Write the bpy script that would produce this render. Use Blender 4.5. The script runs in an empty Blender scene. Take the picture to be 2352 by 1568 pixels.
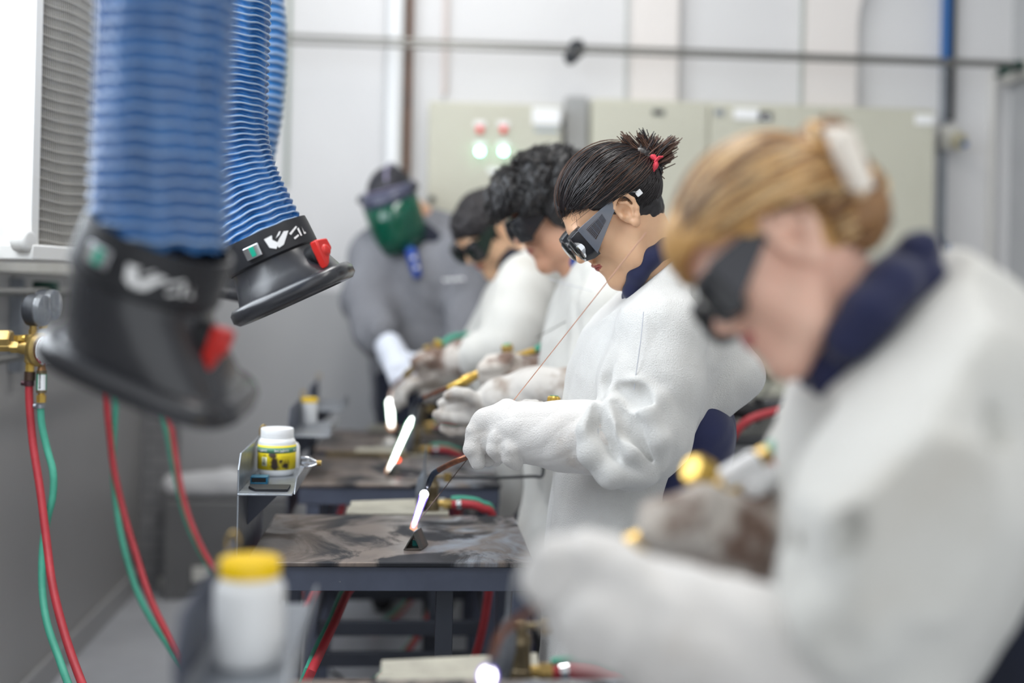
import bpy, bmesh, math, random
import numpy as np
from mathutils import Vector, Matrix, Euler, Quaternion

random.seed(7)
rng = np.random.default_rng(7)
scene = bpy.context.scene
COL = scene.collection
PI = math.pi

# ------------------------------------------------------------------ camera
F = 2800.0                      # focal length in pixels of the 2352 x 1568 frame
TH = math.atan(216 / F)         # the camera is turned this far to the right of the room's long axis
RO = 0.021                      # and rolled a little
CAMP = Vector((0, 0, 1.25))
_f = Vector((math.sin(TH), math.cos(TH), 0))
_r0 = Vector((math.cos(TH), -math.sin(TH), 0))
_z = Vector((0, 0, 1))
_r = _r0 * math.cos(RO) + _z * math.sin(RO)
_u = _z * math.cos(RO) - _r0 * math.sin(RO)
cam_d = bpy.data.cameras.new('camera')
cam = bpy.data.objects.new('camera', cam_d)
COL.objects.link(cam)
M = Matrix.Identity(4)
for i in range(3):
    M[i][0] = _r[i]; M[i][1] = _u[i]; M[i][2] = -_f[i]; M[i][3] = CAMP[i]
cam.matrix_world = M
cam_d.sensor_width = 36
cam_d.lens = 36 * F / 2352
cam_d.shift_y = -112 / 2352
cam_d.clip_start = 0.05
cam_d.dof.use_dof = True
cam_d.dof.focus_distance = 2.36
cam_d.dof.aperture_fstop = 1.08
scene.camera = cam

# ------------------------------------------------------------------ light and exposure
world = bpy.data.worlds.new('daylight')
scene.world = world
world.use_nodes = True
bg = world.node_tree.nodes['Background']
bg.inputs[0].default_value = (0.93, 0.97, 1.0, 1)
bg.inputs[1].default_value = 0.95

def area(name, loc, to, sx, sy, power, col=(1, 1, 1)):
    d = bpy.data.lights.new(name, 'AREA')
    d.shape = 'RECTANGLE'; d.size = sx; d.size_y = sy; d.energy = power; d.color = col
    o = bpy.data.objects.new(name, d)
    COL.objects.link(o)
    o.location = loc
    o.rotation_euler = (Vector(to) - Vector(loc)).to_track_quat('-Z', 'Y').to_euler()
    return o

area('ceiling_strip_light', (0.1, 3.2, 3.95), (0.1, 3.3, 0), 0.5, 2.4, 40, (1.0, 0.985, 0.96))
area('ceiling_strip_light', (1.3, 1.3, 3.95), (1.1, 1.6, 0), 0.6, 3.0, 30, (1.0, 0.985, 0.96))
area('window_daylight', (-1.22, 2.6, 2.2), (1.2, 3.6, 1.0), 2.6, 1.4, 66, (0.86, 0.93, 1.0))
scene.view_settings.view_transform = 'Standard'
scene.view_settings.look = 'None'
scene.view_settings.gamma = 1
scene.view_settings.exposure = 0.35

# ------------------------------------------------------------------ helpers
def ray(px, py):
    return _f + _r * ((px - 1176) / F) + _u * ((672 - py) / F)
def at(px, py, d):              # point at depth d along the viewing axis
    return CAMP + ray(px, py) * d
def atX(px, py, X):
    v = ray(px, py); return CAMP + v * ((X - CAMP.x) / v.x)
def atY(px, py, Y):
    v = ray(px, py); return CAMP + v * (Y / v.y)
def atZ(px, py, Z):
    v = ray(px, py); return CAMP + v * ((Z - CAMP.z) / v.z)

def lin(c):
    if isinstance(c, str):
        c = [int(c[i:i + 2], 16) / 255 for i in (0, 2, 4)]
    return tuple(x / 12.92 if x <= 0.04045 else ((x + 0.055) / 1.055) ** 2.4 for x in c) + (1,)

def mat(name, col, rough=0.6, metal=0.0, var=None, vscale=8.0, vamt=0.5, bump=0.0, bscale=200.0, coat=0.0,
        emit=None, estr=0.0, alpha=1.0, trans=0.0, sss=0.0, stretch=None, sheen=0.0, lo=0.4, hi=0.65, spec=None):
    m = bpy.data.materials.new(name)
    m.use_nodes = True
    nt = m.node_tree; N = nt.nodes; L = nt.links
    b = N['Principled BSDF']
    b.inputs['Base Color'].default_value = lin(col)
    b.inputs['Roughness'].default_value = rough
    b.inputs['Metallic'].default_value = metal
    b.inputs['Coat Weight'].default_value = coat
    b.inputs['Alpha'].default_value = alpha
    b.inputs['Transmission Weight'].default_value = trans
    b.inputs['Sheen Weight'].default_value = sheen
    if spec is not None: b.inputs['Specular IOR Level'].default_value = spec
    if sss:
        b.inputs['Subsurface Weight'].default_value = sss
        b.inputs['Subsurface Radius'].default_value = (0.012, 0.005, 0.003)
        b.inputs['Subsurface Scale'].default_value = 1.0
    if emit:
        b.inputs['Emission Color'].default_value = lin(emit)
        b.inputs['Emission Strength'].default_value = estr
    tc = N.new('ShaderNodeTexCoord'); mp = N.new('ShaderNodeMapping')
    L.new(tc.outputs['Object'], mp.inputs[0])
    if stretch: mp.inputs['Scale'].default_value = stretch
    if var:
        n = N.new('ShaderNodeTexNoise'); n.inputs['Scale'].default_value = vscale
        n.inputs['Detail'].default_value = 6; n.inputs['Roughness'].default_value = 0.6
        L.new(mp.outputs[0], n.inputs['Vector'])
        cr = N.new('ShaderNodeMapRange')
        cr.inputs['From Min'].default_value = lo; cr.inputs['From Max'].default_value = hi
        cr.inputs['To Max'].default_value = vamt
        L.new(n.outputs['Fac'], cr.inputs['Value'])
        mx = N.new('ShaderNodeMix'); mx.data_type = 'RGBA'
        mx.inputs['A'].default_value = lin(col); mx.inputs['B'].default_value = lin(var)
        L.new(cr.outputs[0], mx.inputs['Factor'])
        L.new(mx.outputs['Result'], b.inputs['Base Color'])
    if bump:
        n2 = N.new('ShaderNodeTexNoise'); n2.inputs['Scale'].default_value = bscale
        n2.inputs['Detail'].default_value = 4
        L.new(mp.outputs[0], n2.inputs['Vector'])
        bp = N.new('ShaderNodeBump'); bp.inputs['Strength'].default_value = bump
        bp.inputs['Distance'].default_value = 0.002
        L.new(n2.outputs['Fac'], bp.inputs['Height'])
        L.new(bp.outputs[0], b.inputs['Normal'])
    return m

def tag(o, label=None, cat=None, group=None, kind=None):
    if label: o['label'] = label
    if cat: o['category'] = cat
    if group: o['group'] = group
    if kind: o['kind'] = kind
    return o

def thing(name, label, cat, loc=(0, 0, 0), group=None):
    o = bpy.data.objects.new(name, None)
    o.empty_display_size = 0.05
    COL.objects.link(o)
    o.location = loc
    return tag(o, label, cat, group)

def link_obj(o, parent=None):
    COL.objects.link(o)
    if parent is not None:
        o.parent = parent
        P = Matrix.Translation(parent.location)
        q = parent
        while q.parent is not None:
            q = q.parent
        # children carry world coordinates in their mesh; cancel the root's offset
        o.matrix_parent_inverse = Matrix.Translation(-q.location) if parent is q else Matrix.Identity(4)
    return o

def dup(root, label=None, group=None, delta=(0, 0, 0)):
    r = root.copy(); COL.objects.link(r)
    r.location = Vector(root.location) + Vector(delta)
    if label: r['label'] = label
    if group: r['group'] = group
    for ch in list(root.children):
        c = ch.copy(); COL.objects.link(c); c.parent = r; c.matrix_parent_inverse = ch.matrix_parent_inverse.copy()
        for g in list(ch.children):
            k = g.copy(); COL.objects.link(k); k.parent = c; k.matrix_parent_inverse = g.matrix_parent_inverse.copy()
    return r

def frame_of(d):
    d = Vector(d).normalized()
    a = Vector((0, 0, 1)) if abs(d.z) < 0.9 else Vector((1, 0, 0))
    x = d.cross(a).normalized(); y = d.cross(x).normalized()
    return x, y, d

class MB:
    def __init__(s): s.v = []; s.f = []; s.mi = []; s.cm = 0
    def _add(s, vs, fs):
        n = len(s.v); s.v += [tuple(v) for v in vs]
        s.f += [tuple(i + n for i in f) for f in fs]; s.mi += [s.cm] * len(fs)
        return s
    def box(s, lo, hi, R=None, o=None):
        x0, y0, z0 = lo; x1, y1, z1 = hi
        vs = [Vector(p) for p in ((x0,y0,z0),(x1,y0,z0),(x1,y1,z0),(x0,y1,z0),(x0,y0,z1),(x1,y0,z1),(x1,y1,z1),(x0,y1,z1))]
        if R is not None: vs = [R @ v for v in vs]
        if o is not None: vs = [v + Vector(o) for v in vs]
        return s._add(vs, [(0,3,2,1),(4,5,6,7),(0,1,5,4),(1,2,6,5),(2,3,7,6),(3,0,4,7)])
    def cbox(s, c, size, R=None):
        h = Vector(size) / 2
        return s.box(-h, h, R, c)
    def bar(s, a, b, w, h, up=(0, 0, 1)):     # rectangular bar between two points
        a = Vector(a); b = Vector(b); d = (b - a)
        L_ = d.length; d.normalize(); x = d.cross(Vector(up)).normalized(); y = x.cross(d)
        R = Matrix((x, y, d)).transposed()
        return s.box((-w/2, -h/2, 0), (w/2, h/2, L_), R, a)
    def tube(s, pts, r, seg=12, caps=True, closed=False, flat=1.0):
        pts = [Vector(p) for p in pts]; n = len(pts)
        rs = r if isinstance(r, (list, tuple, np.ndarray)) else [r] * n
        vs = []; x = None
        for i, p in enumerate(pts):
            if closed: t = pts[(i + 1) % n] - pts[i - 1]
            else: t = pts[min(i + 1, n - 1)] - pts[max(i - 1, 0)]
            if t.length < 1e-9: t = Vector((0, 0, 1))
            t.normalize()
            if x is None: x = frame_of(t)[0]
            else:
                x = x - t * x.dot(t)
                x = frame_of(t)[0] if x.length < 1e-6 else x.normalized()
            y = t.cross(x)
            for k in range(seg):
                a = 2 * PI * k / seg
                vs.append(p + x * (math.cos(a) * rs[i]) + y * (math.sin(a) * rs[i] * flat))
        fs = []
        m = n if closed else n - 1
        for i in range(m):
            j = (i + 1) % n
            for k in range(seg):
                l = (k + 1) % seg
                fs.append((i*seg+k, i*seg+l, j*seg+l, j*seg+k))
        if caps and not closed:
            fs.append(tuple(range(seg))[::-1]); fs.append(tuple((n-1)*seg + k for k in range(seg)))
        return s._add(vs, fs)
    def cyl(s, a, b, r, r2=None, seg=20): return s.tube([a, b], [r, r if r2 is None else r2], seg)
    def lathe(s, prof, o=(0, 0, 0), d=(0, 0, 1), seg=28):
        x, y, d = frame_of(d); o = Vector(o)
        return s._loft([[o + d * h + x * (math.cos(2*PI*k/seg) * r) + y * (math.sin(2*PI*k/seg) * r) for k in range(seg)] for r, h in prof])
    def _loft(s, rings, cap0=True, cap1=True):
        n = len(rings[0]); vs = [v for R in rings for v in R]; fs = []
        for i in range(len(rings) - 1):
            for k in range(n):
                l = (k + 1) % n
                fs.append((i*n+k, i*n+l, (i+1)*n+l, (i+1)*n+k))
        if cap0: fs.append(tuple(range(n))[::-1])
        if cap1: fs.append(tuple((len(rings)-1)*n + k for k in range(n)))
        return s._add(vs, fs)
    loft = _loft
    def ell(s, c, r, R=None, seg=20, rings=12):
        c = Vector(c); r = Vector(r) if hasattr(r, '__len__') else Vector((r, r, r)); vs = []
        for i in range(1, rings):
            a = PI * i / rings
            for k in range(seg):
                b = 2 * PI * k / seg
                v = Vector((math.sin(a)*math.cos(b)*r.x, math.sin(a)*math.sin(b)*r.y, math.cos(a)*r.z))
                vs.append(c + (R @ v if R is not None else v))
        t = Vector((0, 0, r.z)); 
        vs.append(c + (R @ t if R is not None else t)); vs.append(c - (R @ t if R is not None else t))
        fs = []
        for i in range(rings - 2):
            for k in range(seg):
                l = (k + 1) % seg
                fs.append((i*seg+k, (i+1)*seg+k, (i+1)*seg+l, i*seg+l))
        T = (rings-1)*seg
        for k in range(seg):
            l = (k + 1) % seg
            fs.append((T, k, l)); fs.append((T+1, (rings-2)*seg+l, (rings-2)*seg+k))
        return s._add(vs, fs)
    def prism(s, poly, vec):                  # planar polygon extruded by a vector
        poly = [Vector(p) for p in poly]; n = len(poly); vec = Vector(vec)
        vs = poly + [p + vec for p in poly]
        fs = [tuple(range(n))[::-1], tuple(range(n, 2*n))]
        fs += [(k, (k+1) % n, n + (k+1) % n, n + k) for k in range(n)]
        return s._add(vs, fs)
    def build(s, name, m, parent=None, bevel=0.0, smooth=True, ang=38, seg=2):
        me = bpy.data.meshes.new(name)
        off = Vector((0, 0, 0))
        me.from_pydata(s.v, [], s.f)
        ms = m if isinstance(m, (list, tuple)) else [m]
        for q in ms: me.materials.append(q)
        if len(ms) > 1: me.polygons.foreach_set('material_index', s.mi)
        bm = bmesh.new(); bm.from_mesh(me)
        bmesh.ops.recalc_face_normals(bm, faces=bm.faces)
        if smooth:
            ca = math.radians(ang)
            for f in bm.faces: f.smooth = True
            for e in bm.edges:
                if len(e.link_faces) == 2 and e.calc_face_angle(0) > ca: e.smooth = False
        bm.to_mesh(me); bm.free()
        o = bpy.data.objects.new(name, me)
        link_obj(o, parent)
        if bevel:
            b = o.modifiers.new('bevel', 'BEVEL'); b.width = bevel; b.segments = seg; b.limit_method = 'ANGLE'
            b.angle_limit = math.radians(40); b.harden_normals = False
        return o

def spline(pts, n=8, closed=False):           # Catmull-Rom through the points
    P = [Vector(p) for p in pts]; out = []; m = len(P)
    for i in range(m if closed else m - 1):
        if closed: a, b, c, d = P[i-1], P[i], P[(i+1) % m], P[(i+2) % m]
        else: a, b, c, d = P[max(i-1, 0)], P[i], P[i+1], P[min(i+2, m-1)]
        for k in range(n):
            t = k / n
            out.append(0.5 * ((2*b) + (c - a)*t + (2*a - 5*b + 4*c - d)*t*t + (3*b - a - 3*c + d)*t**3))
    if not closed: out.append(P[-1])
    return out

def text_mesh(txt, size, m, name, parent, place, ext=0.0004, bold=0.0):
    cu = bpy.data.curves.new(name, 'FONT'); cu.body = txt; cu.size = size
    cu.extrude = 0; cu.offset = bold; cu.resolution_u = 2
    t = bpy.data.objects.new(name, cu); COL.objects.link(t)
    bpy.context.view_layer.update()
    me = bpy.data.meshes.new_from_object(t.evaluated_get(bpy.context.evaluated_depsgraph_get()))
    bpy.data.objects.remove(t)
    for v in me.vertices: v.co = place(v.co.x, v.co.y)
    me.materials.clear(); me.materials.append(m); me.name = name
    o = bpy.data.objects.new(name, me); link_obj(o, parent)
    return o

# ------------------------------------------------------------------ smooth solids: signed distance fields meshed by surface nets
class Field:
    def __init__(s, lo, hi, h):
        s.lo = np.array(lo, float); s.h = h
        s.n = np.maximum(8, np.ceil((np.array(hi, float) - s.lo) / h).astype(int) + 1)
        s.ax = [(s.lo[i] + h * np.arange(s.n[i])).astype(np.float32) for i in range(3)]
        s.D = np.full(s.n, 0.5, np.float32)
    def region(s, lo, hi, pad):
        sl = []
        for i in range(3):
            a = int(np.clip(math.floor((lo[i] - pad - s.lo[i]) / s.h), 0, s.n[i])); b = int(np.clip(math.ceil((hi[i] + pad - s.lo[i]) / s.h) + 1, 0, s.n[i]))
            if b - a < 1: return None
            sl.append(slice(a, b))
        X = s.ax[0][sl[0]][:, None, None]; Y = s.ax[1][sl[1]][None, :, None]; Z = s.ax[2][sl[2]][None, None, :]
        return tuple(sl), X, Y, Z
    def put(s, sl, d, k, op):
        a = s.D[sl]
        if op == 'u':
            if k > 0:
                h = np.maximum(k - np.abs(a - d), 0) / k
                s.D[sl] = np.minimum(a, d) - h * h * k * 0.25
            else: s.D[sl] = np.minimum(a, d)
        else:
            d = -d
            if k > 0:
                h = np.maximum(k - np.abs(a - d), 0) / k
                s.D[sl] = np.maximum(a, d) + h * h * k * 0.25
            else: s.D[sl] = np.maximum(a, d)
    def cap(s, a, b, ra, rb=None, k=0.01, op='u', flat=None):
        """tapered capsule; flat = (axis, factor): cross-section squeezed along that axis by the factor (<1 thinner)"""
        rb = ra if rb is None else rb
        a = np.array(a, float); b = np.array(b, float); R = max(ra, rb)
        g = s.region(np.minimum(a, b) - R, np.maximum(a, b) + R, k + 3 * s.h)
        if g is None: return s
        sl, X, Y, Z = g
        P = [X - a[0], Y - a[1], Z - a[2]]; v = b - a; sc = 1.0
        L2 = float(v @ v) + 1e-12
        t = np.clip((P[0]*v[0] + P[1]*v[1] + P[2]*v[2]) / L2, 0, 1)
        Q = [P[i] - v[i] * t for i in range(3)]
        if flat is not None:
            n = np.array(flat[0], float); n /= np.linalg.norm(n); fct = flat[1]
            dn = Q[0]*n[0] + Q[1]*n[1] + Q[2]*n[2]
            Q = [Q[i] + n[i] * dn * (1 / fct - 1) for i in range(3)]
            sc = 0.5 * (1 + fct)
        d = (np.sqrt(Q[0]**2 + Q[1]**2 + Q[2]**2) - (ra + (rb - ra) * t)) * sc
        s.put(sl, d.astype(np.float32), k, op); return s
    def chain(s, pts, rs, k=0.01, op='u', flat=None):
        if not hasattr(rs, '__len__'): rs = [rs] * len(pts)
        for i in range(len(pts) - 1): s.cap(pts[i], pts[i+1], rs[i], rs[i+1], k, op, flat)
        return s
    def ell(s, c, r, R=None, k=0.01, op='u'):
        c = np.array(c, float); r = np.array(r, float); m = r.max()
        g = s.region(c - m, c + m, k + 3 * s.h)
        if g is None: return s
        sl, X, Y, Z = g
        P = [X - c[0], Y - c[1], Z - c[2]]
        if R is not None:
            R = np.array(R)
            P = [P[0]*R[0][i] + P[1]*R[1][i] + P[2]*R[2][i] for i in range(3)]
        k0 = np.sqrt((P[0]/r[0])**2 + (P[1]/r[1])**2 + (P[2]/r[2])**2)
        k1 = np.sqrt((P[0]/r[0]**2)**2 + (P[1]/r[1]**2)**2 + (P[2]/r[2]**2)**2) + 1e-9
        s.put(sl, (k0 * (k0 - 1) / k1).astype(np.float32), k, op); return s
    def half(s, p, n, k=0.004, keep=True):     # cut away everything on the side n points to
        n = np.array(n, float); n /= np.linalg.norm(n); p = np.array(p, float)
        X = s.ax[0][:, None, None]; Y = s.ax[1][None, :, None]; Z = s.ax[2][None, None, :]
        d = ((X-p[0])*n[0] + (Y-p[1])*n[1] + (Z-p[2])*n[2]).astype(np.float32)
        s.D = np.maximum(s.D, d); return s
    def warp(s, fn, band=0.05):
        m = np.abs(s.D) < band
        i = np.nonzero(m)
        s.D[m] += fn(s.ax[0][i[0]], s.ax[1][i[1]], s.ax[2][i[2]]).astype(np.float32); return s
    def mesh(s):
        D = s.D; h = s.h
        D[0] = D[-1] = 0.5; D[:, 0] = D[:, -1] = 0.5; D[:, :, 0] = D[:, :, -1] = 0.5
        S = D < 0
        A = S[:-1,:-1,:-1]; cnt = np.zeros(A.shape, np.int8)
        offs = [(i, j, k) for i in (0,1) for j in (0,1) for k in (0,1)]
        n = D.shape
        for i, j, k in offs: cnt += S[i:n[0]-1+i, j:n[1]-1+j, k:n[2]-1+k]
        act = (cnt > 0) & (cnt < 8)
        I = np.nonzero(act); m = len(I[0])
        idx = np.full(act.shape, -1, np.int32); idx[I] = np.arange(m)
        acc = np.zeros((m, 3)); w = np.zeros(m)
        cv = {o: D[I[0]+o[0], I[1]+o[1], I[2]+o[2]] for o in offs}
        for a in range(3):
            for o in offs:
                if o[a]: continue
                q = list(o); q[a] = 1; q = tuple(q)
                d0 = cv[o]; d1 = cv[q]; c = (d0 < 0) != (d1 < 0)
                t = np.where(c, d0 / np.where(c, d0 - d1, 1), 0)
                p = np.zeros((m, 3)); p[:] = o; p[:, a] = t
                acc += p * c[:, None]; w += c
        acc /= w[:, None]
        V = (np.stack(I, 1) + acc) * h + s.lo
        quads = []
        for a in range(3):
            b, c = (a + 1) % 3, (a + 2) % 3
            s0 = [slice(None)] * 3; s1 = [slice(None)] * 3
            s0[a] = slice(0, n[a]-1); s1[a] = slice(1, n[a])
            for x in (b, c): s0[x] = slice(1, n[x]-1); s1[x] = slice(1, n[x]-1)
            E0 = S[tuple(s0)]; E1 = S[tuple(s1)]
            K = np.nonzero(E0 != E1)
            base = [K[0].copy(), K[1].copy(), K[2].copy()]
            base[b] += 1; base[c] += 1
            def cell(db, dc):
                q = [x.copy() for x in base]; q[b] -= db; q[c] -= dc
                return idx[q[0], q[1], q[2]]
            Q = np.stack([cell(1,1), cell(0,1), cell(0,0), cell(1,0)], 1)
            fl = ~E0[K]
            Q[fl] = Q[fl][:, ::-1]
            quads.append(Q)
        return V, np.concatenate(quads)

def relax(V, Q, it=2, f=0.5):
    for _ in range(it):
        A = np.zeros_like(V); c = np.zeros(len(V))
        for a in range(4):
            np.add.at(A, Q[:, a], V[Q[:, (a+1) % 4]] + V[Q[:, a-1]]); np.add.at(c, Q[:, a], 2)
        V = V * (1 - f) + f * A / c[:, None]
    return V

def field_obj(fd, name, m, parent=None, it=2, mi=None, post=None):
    V, Q = fd.mesh()
    if it: V = relax(V, Q, it)
    if post is not None: V = post(V)
    me = bpy.data.meshes.new(name)
    me.vertices.add(len(V)); me.vertices.foreach_set('co', V.astype(np.float32).ravel())
    me.loops.add(len(Q) * 4); me.loops.foreach_set('vertex_index', Q.astype(np.int32).ravel())
    me.polygons.add(len(Q)); me.polygons.foreach_set('loop_start', np.arange(0, len(Q) * 4, 4, dtype=np.int32))
    me.polygons.foreach_set('loop_total', np.full(len(Q), 4, np.int32))
    ms = m if isinstance(m, (list, tuple)) else [m]
    for q in ms: me.materials.append(q)
    if mi is not None: me.polygons.foreach_set('material_index', mi(V[Q].mean(1)).astype(np.int32))
    me.polygons.foreach_set('use_smooth', np.ones(len(Q), bool))
    me.update(calc_edges=True); me.validate()
    o = bpy.data.objects.new(name, me)
    return link_obj(o, parent)

def folds(amp, freq, seed=0, dirv=(0, 0, 1)):
    """soft cloth creases: warped sine ridges"""
    r = np.random.default_rng(seed); W = []
    for i in range(5):
        v = r.normal(size=3); v /= np.linalg.norm(v)
        W.append((v * freq * (0.6 + 0.35 * i), r.uniform(0, 6.28), amp / (1 + 0.6 * i)))
    u = [(r.normal(size=3) * freq * 0.5, r.uniform(0, 6.28)) for _ in range(3)]
    def fn(x, y, z):
        wx = [np.sin(x*a[0] + y*a[1] + z*a[2] + p) for a, p in u]
        t = 0
        for i, (v, p, am) in enumerate(W):
            s = np.sin(x*v[0] + y*v[1] + z*v[2] + p + 1.6 * wx[i % 3])
            t = t + am * (1 - 2 * np.abs(s) ** 0.8)
        return t
    return fn

# ------------------------------------------------------------------ materials
M_ = {}
def two_tone(name, up, low, h, axis_bump=0.03):
    m = mat(name, up, 0.45, var=None, bump=axis_bump, bscale=60)
    nt = m.node_tree; N = nt.nodes; L = nt.links; b = N['Principled BSDF']
    g = N.new('ShaderNodeNewGeometry'); s = N.new('ShaderNodeSeparateXYZ'); L.new(g.outputs['Position'], s.inputs[0])
    n = N.new('ShaderNodeTexNoise'); n.inputs['Scale'].default_value = 1.4; n.inputs['Detail'].default_value = 3
    L.new(g.outputs['Position'], n.inputs['Vector'])
    c = N.new('ShaderNodeMath'); c.operation = 'GREATER_THAN'; c.inputs[1].default_value = h
    L.new(s.outputs['Z'], c.inputs[0])
    mx = N.new('ShaderNodeMix'); mx.data_type = 'RGBA'
    mx.inputs['A'].default_value = lin(low); mx.inputs['B'].default_value = lin(up); L.new(c.outputs[0], mx.inputs['Factor'])
    m2 = N.new('ShaderNodeMix'); m2.data_type = 'RGBA'; m2.blend_type = 'MULTIPLY'; m2.inputs['B'].default_value = (0.86, 0.86, 0.87, 1)
    L.new(n.outputs['Fac'], m2.inputs['Factor']); L.new(mx.outputs['Result'], m2.inputs['A'])
    L.new(m2.outputs['Result'], b.inputs['Base Color'])
    return m
M_['wall'] = two_tone('painted_wall', 'E2E1E1', 'B4B4B5', 1.24)
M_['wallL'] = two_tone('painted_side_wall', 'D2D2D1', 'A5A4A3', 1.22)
M_['white'] = mat('white_paint', 'DCDAD6', 0.5)
M_['offwhite'] = mat('off_white_paint', 'D6D5CF', 0.5, var='B8B6AE', vscale=5, vamt=0.5)
M_['floor'] = mat('grey_floor', 'BDBFC4', 0.35, var='A9ABB0', vscale=3, vamt=0.8, bump=0.05, bscale=40)
M_['beige'] = mat('beige_enamel', 'C6C4B4', 0.45, var='BEBCAC', vscale=2, vamt=0.5)
M_['darkgrey'] = mat('dark_grey_plastic', '2C2E33', 0.5)
M_['black'] = mat('black_rubber', '15161A', 0.5)
M_['blackgloss'] = mat('black_moulded_plastic', '2A2B30', 0.26, spec=0.7, bump=0.04, bscale=90)
M_['blackcuff'] = mat('black_rubber_cuff', '1E1F24', 0.45)
M_['alu'] = mat('aluminium_frame', 'A7A9AC', 0.4, 0.6)
M_['steel'] = mat('steel_pipe', '8B8A86', 0.35, 0.8)
M_['chrome'] = mat('chrome', 'E0E2E6', 0.12, 1.0)
M_['zinc'] = mat('galvanised_steel', '9EA3AA', 0.35, 0.75, var='80858C', vscale=25, vamt=0.7)
M_['brass'] = mat('brass', 'BFA263', 0.34, 0.8, var='8A7448', vscale=30, vamt=0.6)
M_['brassy'] = mat('bright_brass', 'DDB95E', 0.32, 0.75, var='B08A45', vscale=30, vamt=0.5)
M_['bronze'] = mat('dull_brass', '8A7C62', 0.4, 0.7, var='5E5443', vscale=40, vamt=0.7)
M_['copper'] = mat('heated_copper', 'B77350', 0.3, 0.8, var='5A4A48', vscale=22, vamt=0.8)
M_['copperdark'] = mat('heat_blued_copper', '4A5568', 0.3, 0.8, var='2C3040', vscale=40, vamt=0.7)
M_['red'] = mat('red_plastic', 'C92A24', 0.35)
M_['redhose'] = mat('red_rubber_hose', 'B8363F', 0.5, var='96282F', vscale=20, vamt=0.5, bump=0.1, bscale=300)
M_['greenhose'] = mat('green_rubber_hose', '4FAE93', 0.5, var='3C9079', vscale=20, vamt=0.5, bump=0.1, bscale=300)
M_['green'] = mat('green_plastic', '2E9A6A', 0.4)
M_['darkgreen'] = mat('dark_green_clamp', '12382F', 0.5)
M_['yellow'] = mat('yellow_plastic', 'FFD200', 0.4)
M_['whitep'] = mat('white_plastic', 'EDEEEF', 0.35)
M_['whitel'] = mat('white_label', 'F2F2F2', 0.5)
M_['brown'] = mat('rusty_brown_pipe', '6B4A36', 0.6, var='4E3527', vscale=12, vamt=0.7)
M_['blue'] = mat('blue_paint', '1F5FA0', 0.4)
M_['frame'] = mat('blue_grey_painted_steel', '4E5465', 0.45, var='3C4150', vscale=6, vamt=0.7, bump=0.08, bscale=60)
def chips(m, col, scale, thr, amt=1.0, stretch=(1, 1, 1)):
    nt = m.node_tree; N = nt.nodes; L = nt.links; b = N['Principled BSDF']
    src = b.inputs['Base Color'].links[0].from_socket
    mp = N.new('ShaderNodeMapping'); mp.inputs['Scale'].default_value = stretch; L.new(N['Texture Coordinate'].outputs['Object'], mp.inputs[0])
    n = N.new('ShaderNodeTexNoise'); n.inputs['Scale'].default_value = scale; n.inputs['Detail'].default_value = 9; n.inputs['Roughness'].default_value = .7
    L.new(mp.outputs[0], n.inputs['Vector'])
    r = N.new('ShaderNodeMapRange'); r.inputs['From Min'].default_value = thr; r.inputs['From Max'].default_value = thr + .02; r.inputs['To Max'].default_value = amt
    L.new(n.outputs['Fac'], r.inputs['Value'])
    x = N.new('ShaderNodeMix'); x.data_type = 'RGBA'; L.new(r.outputs[0], x.inputs['Factor']); L.new(src, x.inputs['A']); x.inputs['B'].default_value = lin(col)
    L.new(x.outputs['Result'], b.inputs['Base Color'])
chips(M_['frame'], 'C9C4AE', 11, .70, .9, (1, 1, 2.5))
M_['framed'] = mat('dark_painted_steel', '30343E', 0.5, var='262A33', vscale=6, vamt=0.7)
M_['concrete'] = mat('grey_plaster', '77777A', 0.8, var='6A6A6C', vscale=4, vamt=0.7)

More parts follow.
